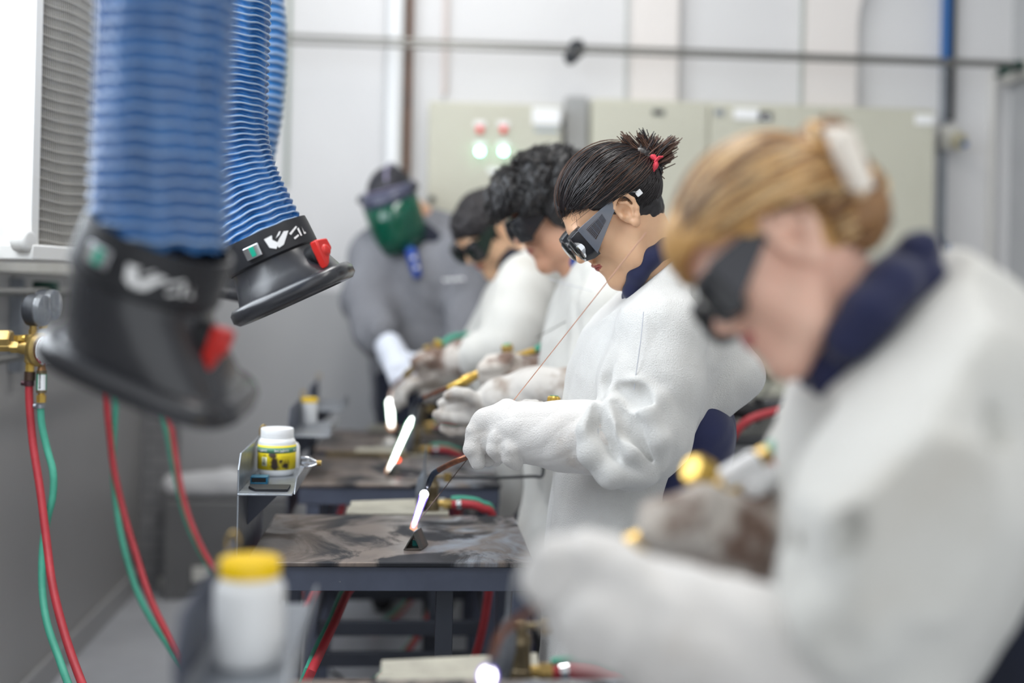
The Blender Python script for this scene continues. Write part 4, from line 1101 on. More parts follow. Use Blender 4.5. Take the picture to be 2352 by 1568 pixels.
duct([at(540, -300, DG), at(570, -60, DG), at(585, 90, DG), at(578, 230, DG), at(560, 340, DG), at(530, 440, DG), at(500, 520, DG)], .083, .02, t, .004, .001, 9)
hood(at(500, 510, DG), at(470, 640, DG) - at(500, 510, DG), (1, .2, -.2), .084, [(.05, (.086, .086, 0, 2)), (.075, (.092, .088, 0, 2.0)), (.12, (.118, .094, -.004, 2.3)), (.145, (.129, .098, -.004, 2.8)), (.152, (.131, .099, -.004, 3.0))], t, (-PI/2 + 1.22, -PI/2 - .55, -PI/2 + .05), 0, .048)

# ------------------------------------------------------------------ people
def skin(name, c, c2, lips):
    m = mat(name, c, .42, var=c2, vscale=14, vamt=.45, sss=.12, bump=.05, bscale=500)
    l = mat(name + '_lips', lips, .35, sss=.1)
    return [m, l]
SK1 = skin('fair_skin', 'EDC3AE', 'E3A793', 'B8555A')
SK2 = skin('olive_skin', 'E3B894', 'D9A27E', 'A8564E')
SK3 = skin('tan_skin', 'D3A387', 'C68F72', 'A8665A')
def suede(name, c, c2, bump=.35, dirt=None):
    m = mat(name, c, .95, var=c2, vscale=7, vamt=.55, bump=bump, bscale=420, sheen=.3)
    if dirt:
        nt = m.node_tree; N = nt.nodes; L = nt.links; b = N['Principled BSDF']
        src = b.inputs['Base Color'].links[0].from_socket
        n = N.new('ShaderNodeTexNoise'); n.inputs['Scale'].default_value = dirt[2]; n.inputs['Detail'].default_value = 7
        tc = N['Texture Coordinate']; L.new(tc.outputs['Object'], n.inputs['Vector'])
        r = N.new('ShaderNodeMapRange'); r.inputs['From Min'].default_value = dirt[3]; r.inputs['From Max'].default_value = dirt[3] + .14; r.inputs['To Max'].default_value = dirt[1]
        L.new(n.outputs['Fac'], r.inputs['Value'])
        x = N.new('ShaderNodeMix'); x.data_type = 'RGBA'; L.new(r.outputs[0], x.inputs['Factor']); L.new(src, x.inputs['A']); x.inputs['B'].default_value = lin(dirt[0])
        L.new(x.outputs['Result'], b.inputs['Base Color'])
    return m
M_['suede'] = suede('white_suede_leather', 'DCDBD8', 'CBC9C5', .9)
M_['suede2'] = suede('off_white_suede', 'D6D5D0', 'C8C6C0', .25, ('B9AFA0', .5, 3, .55))
M_['glove'] = suede('white_suede_glove', 'E5E2DF', 'D3CEC9', .9, ('B39C86', .35, 12, .60))
M_['glovedirty'] = suede('stained_suede_glove', 'DAD3CB', 'CABFB4', .4, ('6E5040', .9, 15, .43))
M_['glovegrey'] = suede('grey_work_glove', 'CFCBC6', 'BDB8B2', .4, ('85705F', .75, 14, .48))
M_['seam'] = mat('seam_thread', 'B7B9C2', .8)
M_['navy'] = mat('navy_cotton', '20264E', .85, var='181D3E', vscale=5, vamt=.6, bump=.15, bscale=600, sheen=.2)
M_['navydark'] = mat('dark_navy_cotton', '10172C', .85, var='0C1122', vscale=5, vamt=.6, sheen=.15)
M_['royal'] = mat('royal_blue_cotton', '2A489A', .8)
M_['greycloth'] = mat('grey_work_cotton', '7F8086', .9, var='6C6D73', vscale=6, vamt=.7, bump=.1, bscale=400)
M_['shoe'] = mat('black_boot_leather', '1C1C20', .5)
M_['gog'] = mat('black_goggle_plastic', '1B1C22', .22, spec=.6)
M_['smoke'] = mat('smoked_clear_plastic', '6E7480', .12, alpha=.72, spec=.7)
M_['lensd'] = mat('dark_lens', '0D1518', .05, spec=.8)

def hframe(O, pitch=0, yaw=0, roll=0, s=1.0):
    R0 = Matrix(((-1, 0, 0), (0, -1, 0), (0, 0, 1)))
    R = R0 @ Matrix.Rotation(math.radians(yaw), 3, 'Z') @ Matrix.Rotation(math.radians(pitch), 3, 'Y') @ Matrix.Rotation(math.radians(roll), 3, 'X')
    O = Vector(O)
    T = lambda x, y, z: O + R @ Vector((x * s, y * s, z * s))
    return T, R, s

EAR = 1.0
def put_head(fd, H, female=True):
    T, R, s = H
    E = lambda c, r, k=.02, op='u': fd.ell(T(*c), [q * s for q in r], R, k, op)
    C = lambda a, b, ra, rb=None, k=.01, op='u', flat=None: fd.cap(T(*a), T(*b), ra * s, (ra if rb is None else rb) * s, k, op, None if flat is None else (R @ Vector(flat[0]), flat[1]))
    E((-.012, 0, .040), (.092, .072, .078))
    E((.034, 0, .035), (.058, .060, .066), .03)
    E((.038, 0, -.035), (.050, .054, .078), .03)
    jw = .054 if female else .058
    for sg in (-1, 1):
        C((.000, sg*jw, -.045), (.034, sg*.042, -.088), .015, .015, .03)
        C((.034, sg*.042, -.088), (.074, 0, -.108), .015, .016, .03)
        E((.058, sg*.038, -.022), (.024, .022, .022), .02)
        E((.045, sg*.040, -.055), (.026, .020, .03), .02)
    E((.078, 0, -.104), (.016, .020, .015), .02)
    E((.080, 0, -.062), (.019, .027, .024), .02)
    C((.086, -.034, .026), (.090, .034, .026), .009, None, .02)
    for sg in (-1, 1):
        E((.103, sg*.032, .006), (.016, .020, .013), .012, 's')
        E((.081, sg*.032, .005), (.014, .016, .012), .006)
        C((.088, sg*.020, -.002), (.086, sg*.044, -.001), .0028, None, .004)
    C((.092, 0, .016), (.113, 0, -.026), .0062, .0095, .012)
    for sg in (-1, 1):
        E((.101, sg*.0115, -.030), (.010, .0075, .0075), .006)
        E((.105, sg*.006, -.038), (.005, .003, .004), .002, 's')
    C((.101, 0, -.036), (.099, 0, -.046), .004, .003, .006)
    C((.0985, -.012, -.0535), (.0985, .012, -.0535), .0048, None, .004); C((.094, -.021, -.056), (.0985, -.010, -.0535), .003, .0045, .004); C((.094, .021, -.056), (.0985, .010, -.0535), .003, .0045, .004)
    C((.0965, -.011, -.0635), (.0965, .011, -.0635), .0055, None, .003)
    C((.099, -.022, -.0588), (.099, .022, -.0588), .0016, None, .0015, 's')
    # ears
    for sg in (-1, 1):
        y = sg * .0745; C0, E0 = C, E
        C = lambda a, b, ra, rb=None, k=.01, op='u': C0((a[0]*EAR, a[1]*(1+(EAR-1)*.25), a[2]*EAR), (b[0]*EAR, b[1]*(1+(EAR-1)*.25), b[2]*EAR), ra*EAR, (rb or ra)*EAR, k, op)
        E = lambda c, r, k=.02, op='u': E0((c[0]*EAR, c[1]*(1+(EAR-1)*.25), c[2]*EAR), [q*EAR for q in r], k, op)
        E((-.006, sg*.071, -.002), (.020, .006, .028), .006)
        hel = [(.011, y, .004), (.012, y+sg*.003, .018), (.004, y+sg*.006, .029), (-.010, y+sg*.008, .033), (-.022, y+sg*.009, .026), (-.027, y+sg*.009, .010), (-.024, y+sg*.008, -.008), (-.016, y+sg*.006, -.022), (-.007, y+sg*.004, -.031)]
        for a, b in zip(hel, hel[1:]): C(a, b, .0042, .0042, .004)
        E((-.005, y+sg*.002, -.030), (.009, .005, .010), .006)
        anti = [(-.004, y+sg*.003, .020), (-.014, y+sg*.005, .012), (-.016, y+sg*.005, -.002), (-.009, y+sg*.004, -.016)]
        for a, b in zip(anti, anti[1:]): C(a, b, .0036, .0036, .004)
        E((-.003, y+sg*.004, -.001), (.009, .008, .010), .004, 's')
        E((.010, y+sg*.001, -.004), (.005, .005, .007), .004)
        C, E = C0, E0

def lip_index(H):
    T, R, s = H; O = np.array(T(0, 0, 0)); Ri = np.array(R)
    def fn(c):
        p = (c - O) @ Ri / s
        x, y, z = p[:, 0], p[:, 1], p[:, 2]
        up = (z > -.0590) & (z < -.0492 - np.abs(y) * .22)
        lo = (z <= -.0590) & (z > -.0692 + np.abs(y) * .30)
        return ((x > .091) & (np.abs(y) < .0235) & (up | lo)).astype(int)
    return fn

def body(par, H, neck, chest, hips, arms, mats, h, female=True, nr=.05, cr=.10):
    """one continuous body: head, neck, trunk and arms"""
    T, R, s = H
    pts = [T(-.12, 0, 0), T(.14, .0, 0), T(0, .11, .0), T(0, -.11, 0), T(0, 0, .14), T(0, 0, -.14), neck, chest, hips] + [p for a in arms for p in a]
    A = np.array([list(p) for p in pts])
    fd = Field(A.min(0) - .14, A.max(0) + .09, h)
    put_head(fd, H, female)
    fd.cap(T(-.030, 0, -.035), neck, nr * s, nr * 1.05, .035)
    fd.cap(T(-.045, 0, .0), Vector(neck) + Vector((.015, 0, .01)), nr * .8, nr, .03)
    fd.cap(neck, chest, .05, cr, .04); fd.cap(chest, hips, cr, .10, .05)
    for a in arms:
        fd.cap(Vector(neck).lerp(Vector(chest), .45), a[0], .045, .04, .04)
        fd.chain(a, [.045] + [.034] * (len(a) - 2) + [.026], .02)
    o = field_obj(fd, 'body', mats, par, 1, lip_index(H))
    return o

def hair_cap(par, H, m, grow=.010, cut=((.095, 0, -.055), (.115, .13, .125)), extra=(), h=.0035, warp=None, nape=-.075, name='hair'):
    T, R, s = H
    c = np.array(T(0, 0, 0))
    ex = [np.array(T(*e[0])) for e in extra]
    A = np.array([c - .17 * s, c + .17 * s] + [e - .07 for e in ex] + [e + .07 for e in ex])
    fd = Field(A.min(0), A.max(0), h)
    g = grow
    fd.ell(T(-.014, 0, .042), [(.092 + g) * s, (.072 + g) * s, (.078 + g) * s], R, .01)
    fd.ell(T(.032, 0, .040), [(.058 + g) * s, (.058 + g) * s, (.063 + g) * s], R, .02)
    fd.ell(T(-.045, 0, -.01), [.052 * s, .058 * s, .062 * s], R, .02)
    for e in extra:
        fd.ell(T(*e[0]), [q * s for q in e[1]], R, e[2] if len(e) > 2 else .02)
    for sg in (-1, 1): fd.ell(T(-.006, sg * .090, .006), [q * s for q in (.026, .030, .036)], R, .004, 's')
    if cut: fd.ell(T(*cut[0]), [q * s for q in cut[1]], R, .006, 's')
    fd.half(T(0, 0, nape), R @ Vector((.35, 0, -1)))
    if warp: fd.warp(warp)
    return field_obj(fd, name, m, par, 1)

def scalp_strands(par, H, ms, n, target, g=.012, r=.0007, start=None, seed=1, lift=0.0, jit=.05, name='hair_strands', seg=3, steps=14):
    """locks that run over the scalp from the hairline to the knot"""
    T, R, s = H; rr = np.random.default_rng(seed)
    cen = np.array((-.012, 0, .040)); rad = np.array((.092 + g, .072 + g, .080 + g))
    def dirof(p):
        v = (np.array(p) - cen) / rad; return v / np.linalg.norm(v)
    tgt = dirof(target); b = MB()
    starts = start or [(.075, .0, .085), (.07, .035, .075), (.045, .062, .055), (.02, .078, .035), (-.02, .082, -.01), (-.04, .07, -.05), (-.06, .03, -.07)]
    for i in range(n):
        t = rr.uniform(0, len(starts) - 1); k = int(t); f = t - k
        st = np.array(starts[k]) * (1 - f) + np.array(starts[min(k + 1, len(starts) - 1)]) * f
        if rr.random() < .5: st[1] = -st[1]
        d0 = dirof(st) + rr.normal(size=3) * jit; d0 /= np.linalg.norm(d0)
        d1 = tgt + rr.normal(size=3) * .10; d1 /= np.linalg.norm(d1)
        om = math.acos(max(-1, min(1, float(d0 @ d1)))); u0 = rr.uniform(0, .30) * (rr.random() < .7); u1 = rr.uniform(.7, 1.0)
        up = rr.uniform(.0, .012); ph = rr.uniform(0, 6.28); pts = []; rs = []
        wob = rr.normal(size=3) * .05
        for q in range(steps):
            u = u0 + (u1 - u0) * q / (steps - 1)
            d = (math.sin((1-u)*om) * d0 + math.sin(u*om) * d1) / max(math.sin(om), 1e-3)
            d = d + wob * math.sin(PI * u) ; d /= np.linalg.norm(d)
            e = 1 + (.01 + up * 1.2 * math.sin(PI * u) + lift * math.sin(PI * u)) / .09 * .6
            p = cen + rad * d * e
            pts.append(T(*p)); rs.append(r * s * (.35 + .9 * math.sin(PI * min(max(q / (steps - 1), .04), .96))))
        b.cm = int(rr.integers(len(ms)))
        b.tube(pts, rs, seg, False)
    return b.build(name, ms, par, ang=180)

def goggles(par, H, big=1.0, vent=True, strap=True, name='safety_goggles', mats=None):
    T, R, s = H
    sm, bk, ln = mats or (M_['smoke'], M_['gog'], M_['lensd'])
    root = None
    # brow bar and lens cups
    b = MB()
    for sg in (-1, 1):
        b.loft([[T(x, sg * y, z) for (y, z) in ring] for x, ring in (
            (.086, [(.071, .028), (.072, -.020), (.060, -.036), (.030, -.036), (.014, -.020), (.012, .010), (.020, .030), (.055, .034)]),
            (.101, [(.068, .028), (.069, -.018), (.058, -.036), (.030, -.037), (.016, -.022), (.014, .010), (.022, .030), (.052, .033)]),
            (.115, [(.062, .024), (.063, -.015), (.054, -.031), (.030, -.032), (.018, -.019), (.017, .008), (.024, .026), (.050, .029)]))], False, True)
    b.tube([T(.106, -.02, .006), T(.114, 0, .008), T(.106, .02, .006)], .005 * s, 8)
    root = b.build(name, bk, par, .001)
    for sg in (-1, 1):
        MB().lathe([(.0225 * s, 0), (.0225 * s, .003), (.020 * s, .0045), (0, .005)], T(.1150, sg * .040, -.003), R @ Vector((1, 0, 0)), 24).build('lens', ln, root)
        MB().lathe([(.0275 * s, -.010), (.0285 * s, .001), (.0245 * s, .003), (.0245 * s, -.006)], T(.1135, sg * .040, -.003), R @ Vector((1, 0, 0)), 28).build('lens_ring', M_['chrome'] if vent else bk, root)
        y0, y1 = sg * .0795, sg * .0735
        q = [T(.000, y0, .036), T(.096, y1, .031), T(.093, y1, -.030), T(.004, y0, .021)]
        nrm = (q[1] - q[0]).cross(q[3] - q[0]).normalized() * (.0025 * s)
        MB().prism(q, nrm).build('side_shield', sm, root, .001)
        MB().tube([T(.006, sg * .081, .031), T(-.018, sg * .084, .036), T(-.042, sg * .083, .014)], [.004 * s, .004 * s, .003 * s], 8).build('temple_arm', bk, root)
        if vent:
            out = (R @ Vector((0, sg, 0))) * (.002 * s)
            def uv(u, v):
                a = q[0].lerp(q[1], u); c = q[3].lerp(q[2], u); return a.lerp(c, v) + out
            MB().prism([uv(.40, .24), uv(.86, .2), uv(.84, .72), uv(.42, .70)], out * .3).build('vent_panel', mat('brown_tinted_vent', '3A2E2C', .4), root)
            g = MB()
            for k in range(8):
                v = .26 + .058 * k; g.tube([uv(.41, v) + out * .6, uv(.855, v - .02) + out * .6], .0005 * s, 4)
            for k in range(3):
                u = .52 + .11 * k; g.tube([uv(u, .24) + out * .6, uv(u, .70) + out * .6], .0006 * s, 4)
            g.build('vent_grid', M_['smoke'], root)
            b2 = MB().cbox(T(-.044, sg * .084, .012), (.013 * s, .004 * s, .011 * s), R); b2.build('temple_end', M_['whitel'], root, .001)
    return root

def glove_field(fd, W, d, n, lat_sign, curl, spread=.10, s=1.0, thumb=None, k=.008, fat=1.0):
    """palm, four fingers with knuckle bends and a thumb; d = towards the fingertips, n = the side the palm faces"""
    W = Vector(W); d = Vector(d).normalized(); n = Vector(n); n = (n - d * n.dot(d)).normalized(); l = d.cross(n) * lat_sign
    R = Matrix((d, l, n)).transposed()
    fd.ell(W + d * .045 * s, (.056 * s, .044 * s, .024 * s * fat), R, .015)
    fd.ell(W + d * .07 * s - n * .004, (.035 * s, .043 * s, .020 * s * fat), R, .01)
    L_ = [(.040, .027, .023), (.044, .030, .024), (.041, .028, .023), (.033, .022, .020)]
    for i in range(4):
        c = curl[i] if hasattr(curl[0], '__len__') else curl
        o = (-.033 + .022 * i) * s
        p = W + d * (.088 - .004 * abs(i - 1.2)) * s + l * o
        a = 0; pts = [p - d * .02 * s, p]; dd = (d + l * ((i - 1.5) * spread)).normalized()
        for j in range(3):
            a += math.radians(c[j])
            v = dd * math.cos(a) + n * math.sin(a)
            p = p + v * L_[i][j] * s; pts.append(p)
        r = .0118 * s * fat
        fd.chain(pts, [r * 1.1, r * 1.05, r, r * .95, r * .88], k)
    th = thumb or (.5, .75, .35)
    b = W + d * .02 * s - l * .034 * s
    v = (d * th[0] - l * th[1] + n * th[2]).normalized(); v2 = (d * (th[0] + .5) - l * th[1] * .3 + n * (th[2] + .3)).normalized()
    fd.chain([W + d * .01 * s - l * .015 * s, b + v * .020 * s, b + v * .050 * s, b + v * .050 * s + v2 * .030 * s], [.018 * s, .0165 * s, .0140 * s, .0118 * s], k * 1.3)

def simple_field(chains, h, pad=.03, lo_=None):
    A = []
    for pts, rs in chains:
        for i, p in enumerate(pts):
            r = rs[i] if hasattr(rs, '__len__') else rs
            A += [np.array(p) - r, np.array(p) + r]
    A = np.array(A); return Field(A.min(0) - pad, A.max(0) + pad, h)

def garment(name, m, par, chains, h, k=.04, flat=None, cuts=(), warp=None, subs=(), adds=(), it=2, pad=.035):
    """chains: (points, radii[, flat]); cuts: (point, normal) planes; subs / adds: small chains carved or laid on"""
    fd = simple_field([(c[0], c[1]) for c in chains] , h, pad)
    for c in chains: fd.chain(c[0], c[1], c[3] if len(c) > 3 else k, 'u', c[2] if len(c) > 2 else flat)
    for p, r, kk in adds: fd.chain(p, r, kk)
    for p, r, kk in subs: fd.chain(p, r, kk, 's')
    if warp: fd.warp(warp)
    for p, n in cuts: fd.half(p, n)
    return field_obj(fd, name, m, par, it)

def trousers(par, hip, knee_l, knee_r, foot_l, foot_r, m, r=.10, face=(-1, 0, 0)):
    f = Vector(face)
    garment('trousers', m, par, [([Vector(hip) + Vector((0, 0, .08)), hip], [r * 1.35, r * 1.45], (f, .75)),
            ([Vector(hip) + Vector((0, (Vector(knee_l) - Vector(hip)).y * .7, -.06)), knee_l, foot_l], [r * .98, r * .68, r * .6]),
            ([Vector(hip) + Vector((0, (Vector(knee_r) - Vector(hip)).y * .7, -.06)), knee_r, foot_r], [r * .98, r * .68, r * .6])], .011, .05,
            cuts=[((0, 0, .045), (0, 0, -1))], warp=folds(.005, 16, 4))
    for ft in (foot_l, foot_r):
        ft = Vector(ft); fd = Field((ft.x - .2, ft.y - .2, -.01), (ft.x + .2, ft.y + .2, .16), .008)
        a = Vector((ft.x, ft.y, .05)) - f * .035; b = Vector((ft.x, ft.y, .042)) + f * .13
        fd.cap(a, b, .05, .042, .01); fd.cap(a, a + Vector((0, 0, .08)), .045, .048, .02); fd.half((0, 0, .002), (0, 0, -1))
        field_obj(fd, 'shoe', M_['shoe'], par, 1)

FW = Vector((-1, 0, 0))
# ================================================================== woman in focus
P2 = thing('person', 'woman in sharp focus with dark pinned hair, smoked goggles and white suede jacket', 'person', (.42, 2.55, 0))
H2 = hframe(at(1414, 492, 2.475), 40, 4, 0, 1.0)
nk = at(1522, 640, 2.50); ch = at(1500, 800, 2.54); hp = at(1500, 1130, 2.56)
LS, LE, LW = at(1535, 745, 2.38), at(1478, 1030, 2.31), at(1205, 995, 2.34)
RS, RE, RW = at(1535, 745, 2.70), at(1445, 1000, 2.70), at(1262, 990, 2.60)
body(P2, H2, nk, ch, hp, [(LS, LE, LW), (RS, RE, RW)], SK2, .0024, True, .046)
HD = [mat('dark_hair', '1E1A1C', .38, spec=.6), mat('dark_brown_hair', '282123', .38, spec=.6), mat('brown_hair', '5E4336', .4)]
bun2 = (-.128, 0, .050)
hair_cap(P2, H2, HD[0], .007, extra=[((-.118, 0, .052), (.030, .034, .030), .02)], h=.003, warp=folds(.0015, 90, 2), nape=-.062, cut=((.104, 0, -.055), (.124, .13, .137)))
HS2 = [(.100, 0, .066), (.090, .035, .064), (.062, .062, .056), (.030, .074, .042), (-.002, .080, .034), (-.03, .080, .012), (-.042, .074, -.02), (-.06, .04, -.055)]
scalp_strands(P2, H2, HD[:2], 2600, bun2, .009, .0008, seed=3, start=HS2, jit=.03)
scalp_strands(P2, H2, [HD[2]], 70, bun2, .012, .0006, seed=4, lift=.004, jit=.08, start=HS2[:5])
T, R, s = H2
r5 = np.random.default_rng(5); b = MB()
cb = at(1487, 385, 2.475)
tips = [((1436, 320), 100, 2), ((1474, 312), 90, 1), ((1504, 320), 60, 1), ((1546, 324), 100, 2), ((1540, 358), 60, 2), ((1446, 346), 50, 1), ((1520, 335), 50, 1)]
for (tx, ty), n, mi in tips:
    for i in range(n):
        e = at(tx + r5.normal() * 7, ty + r5.normal() * 8, 2.475 + r5.normal() * .014)
        m1 = cb + Vector((r5.normal() * .008, r5.normal() * .010, r5.normal() * .008))
        bend = m1.lerp(e, .55) + Vector(((.012 if tx < 1487 else -.012) + r5.normal() * .003, r5.normal() * .005, -.008))
        b.cm = int(r5.integers(max(mi, 1), 3)) if r5.random() < .8 else 0
        b.tube(spline([m1 - (e - m1) * .25, m1, bend, e], 5), [.0009 + .0009 * math.sin(q / 15 * PI) * (1 if q < 13 else .4) for q in range(16)], 4, False)
for i in range(260):
    th = r5.uniform(0, 6.28); rad = r5.uniform(.012, .032); ax = r5.normal(size=3); ax /= np.linalg.norm(ax); fx = frame_of(ax)
    b.cm = int(r5.integers(0, 3)); c_ = cb + Vector((0.0, 0, -.008))
    b.tube([c_ + fx[0] * rad * math.cos(th + q * .35) + fx[1] * rad * math.sin(th + q * .35) for q in range(10)], [.0016 * math.sin(PI * (q + .5) / 10) for q in range(10)], 4, False)
b.build('hair_knot', HD, P2, ang=180)
sc = MB()
cs = at(1497, 388, 2.44)
sc.tube([cs + Vector((.004 * math.sin(3 * a) + .003, .012 * math.cos(a), .026 * math.sin(a))) for a in np.linspace(0, 2 * PI, 30)[:-1]], [.0045 + .0018 * math.sin(7 * a) for a in np.linspace(0, 2 * PI, 30)[:-1]], 8, closed=True)
sc.tube([cs + Vector((.004, -.008, .012)), cs + Vector((.012, -.012, .022)), cs + Vector((.020, -.010, .024))], [.005, .007, .003], 8, flat=.5)
sc.build('hair_tie', mat('coral_pink_fabric', 'D8404F', .7), P2)
b = MB()       # fine loose hairs at the temple and forehead
for i in range(12):
    x0 = .06 + r5.normal() * .012; z0 = .062 + r5.normal() * .012
    st = (x0, .055 + r5.normal() * .004, z0); k = r5.uniform(.012, .03)
    b.tube([T(st[0] + k * q / 5 * r5.uniform(.3, .6), st[1] + .004 * math.sin(q), st[2] - k * q / 5) for q in range(6)], .00025, 3, False)
b.build('loose_hairs', HD[0], P2, ang=180)
goggles(P2, H2)

FX = (FW, .72)
def px(*pts): return [at(*p) for p in pts]
sub2 = [(px((1372, 930, 2.235), (1380, 985, 2.215), (1418, 1050, 2.218)), [.010, .023, .010], .010),
        (px((1418, 925, 2.235), (1450, 985, 2.212), (1500, 1060, 2.225)), [.012, .024, .012], .010),
        (px((1422, 892, 2.262), (1462, 914, 2.232), (1508, 945, 2.225)), [.014, .026, .008], .010),
        (px((1402, 740, 2.31), (1384, 820, 2.31), (1388, 880, 2.31), (1420, 912, 2.29)), [.008, .016, .020, .014], .016),
        (px((1604, 640, 2.42), (1594, 760, 2.38), (1592, 900, 2.36), (1580, 985, 2.35)), [.008, .011, .012, .006], .02),
        (px((1330, 1165, 2.40), (1400, 1150, 2.395), (1480, 1160, 2.40)), [.003, .010, .004], .02)]
add2 = [(px((1366, 936, 2.245), (1345, 985, 2.235), (1356, 1040, 2.232), (1404, 1086, 2.235), (1490, 1094, 2.24)), [.012, .015, .019, .024, .018], .014),
        (px((1400, 925, 2.25), (1412, 985, 2.226), (1448, 1035, 2.224), (1492, 1078, 2.235)), [.010, .015, .016, .012], .012),
        (px((1418, 928, 2.250), (1446, 918, 2.232), (1482, 945, 2.226), (1510, 1010, 2.222), (1512, 1070, 2.235)), [.011, .016, .017, .016, .010], .012),
        (px((1410, 905, 2.28), (1460, 885, 2.255), (1505, 915, 2.245), (1525, 985, 2.245)), [.010, .014, .016, .012], .02)]
jk = garment('jacket', M_['suede'], P2, [
    (px((1545, 690, 2.53), (1505, 780, 2.53), (1464, 900, 2.53), (1418, 1030, 2.53)), [.105, .170, .185, .165], (FW, .74)),
    (px((1418, 1030, 2.53), (1398, 1120, 2.52), (1384, 1260, 2.52), (1366, 1560, 2.50)), [.165, .165, .175, .185], (FW, .62)),
    (px((1580, 720, 2.50), (1668, 850, 2.50)), [.10, .06], None, .06), (px((1668, 850, 2.50), (1722, 852, 2.50)), [.060, .016], None, .03), (px((1690, 866, 2.50), (1620, 950, 2.50)), [.045, .03], None, .05),
    (px((1515, 708, 2.42), (1516, 765, 2.37), (1500, 880, 2.34), (1478, 1000, 2.31)), [.055, .082, .092, .084], None, .03),
    (px((1478, 1000, 2.31), (1456, 1040, 2.30), (1372, 1008, 2.305)), [.082, .064, .058], None, .03),
    ([nk + Vector((0, .12, 0)), RS, RE], [.06, .085, .075], None, .05), ([RE, at(1340, 1005, 2.64)], [.07, .06], None, .03),
    ], .004, .04, cuts=[((0, 0, .45), (0, 0, -1)), (at(1462, 655, 2.52), (-.66, 0, .75))], warp=folds(.0030, 17, 11), it=3, subs=sub2 + [([nk + Vector((-.02, 0, .03)), nk + Vector((.03, 0, .10))], [.055, .075], .012)], adds=add2)
# seams on sleeve and shoulder
sm = MB()
def seam_line(pts, par, name='seam'):
    MB().tube(spline(pts, 8), .0009, 6).build(name, M_['seam'], par)
# navy collar and shirt back under the jacket
cp = px((1450, 668, 2.46), (1464, 628, 2.445), (1490, 594, 2.440), (1528, 570, 2.45), (1562, 560, 2.50), (1545, 572, 2.56), (1500, 605, 2.57), (1462, 655, 2.55), (1446, 680, 2.50), (1450, 668, 2.46))
garment('shirt_collar', M_['navy'], P2, [(cp, [.016, .020, .021, .020, .020, .019, .018, .016, .014, .016])], .0035, .012)
garment('overalls', M_['navy'], P2, [(px((1540, 900, 2.55), (1575, 990, 2.55), (1540, 1090, 2.55), (1500, 1200, 2.55)), [.11, .125, .135, .13], (FW, .72))], .007, .04, warp=folds(.004, 20, 8))
trousers(P2, at(1500, 1200, 2.56), at(1490, 1560, 2.44), at(1490, 1560, 2.66), Vector((.50, 2.42, .06)), Vector((.52, 2.70, .06)), M_['navy'])
# left glove (near) with gauntlet
fd = simple_field([(px((1370, 1005, 2.30), (1180, 995, 2.33)), .08), (px((1130, 985, 2.335), (1085, 1060, 2.335)), .03)], .0024, .02)
fd.chain(px((1372, 1006, 2.302), (1290, 1000, 2.315), (1205, 993, 2.33), (1180, 992, 2.333)), [.0695, .064, .0565, .055], .01)
fd.chain(px((1378, 1006, 2.302), (1362, 1004, 2.304)), [.062, .060], .004, 's')
fd.chain(px((1176, 915, 2.33), (1172, 960, 2.262), (1174, 1000, 2.258), (1180, 1075, 2.30)), [.006, .006, .006, .006], .010, 's')
RG = Matrix.Rotation(0, 3, 'Y')
fd.ell(at(1140, 985, 2.335), (.050, .034, .043), None, .02)
fd.chain(px((1165, 958, 2.335), (1118, 970, 2.33), (1092, 995, 2.322), (1085, 1030, 2.318), (1099, 1062, 2.322)), [.034, .024, .0165, .0145, .0110], .007)   # index
fd.chain(px((1140, 972, 2.36), (1110, 985, 2.365), (1104, 1020, 2.365), (1122, 1056, 2.36)), [.026, .0165, .0140, .0105], .005)   # middle
fd.chain(px((1150, 980, 2.385), (1128, 998, 2.39), (1122, 1030, 2.39), (1140, 1056, 2.385)), [.022, .0155, .0135, .0105], .005)   # ring
fd.chain(px((1165, 985, 2.310), (1142, 1004, 2.296), (1136, 1030, 2.296), (1147, 1050, 2.306)), [.020, .0140, .0128, .0100], .005)   # little
fd.chain(px((1190, 1005, 2.31), (1170, 1028, 2.290), (1172, 1050, 2.294), (1186, 1066, 2.304)), [.028, .0170, .0150, .0120], .006)   # thumb
fd.chain(px((1122, 948, 2.282), (1142, 996, 2.272), (1150, 1035, 2.276)), [.004, .007, .005], .010, 's')
fd.warp(folds(.0018, 45, 21))
field_obj(fd, 'glove', M_['glove'], P2, 1)
seam_line(px((1478, 716, 2.285), (1472, 780, 2.262), (1462, 850, 2.250), (1456, 895, 2.246)), P2)
seam_line([at(1362 , y, 2.300) + Vector((0, -.0665 * math.sqrt(max(0, 1 - ((y - 1004) / 82) ** 2)), 0)) for y in range(926, 1084, 12)], P2)
# right glove gripping the torch behind the near hand
fd = simple_field([(px((1350, 1000, 2.64), (1180, 1010, 2.48)), .07)], .004, .06)
fd.chain(px((1345, 1003, 2.65), (1300, 1005, 2.62), (1262, 1008, 2.585)), [.062, .056, .05], .01)
glove_field(fd, at(1268, 1010, 2.585), at(1150, 985, 2.50) - at(1268, 1010, 2.585), Vector((0, -.35, .9)), 1, (55, 65, 40))
field_obj(fd, 'glove', M_['glovegrey'], P2, 1)

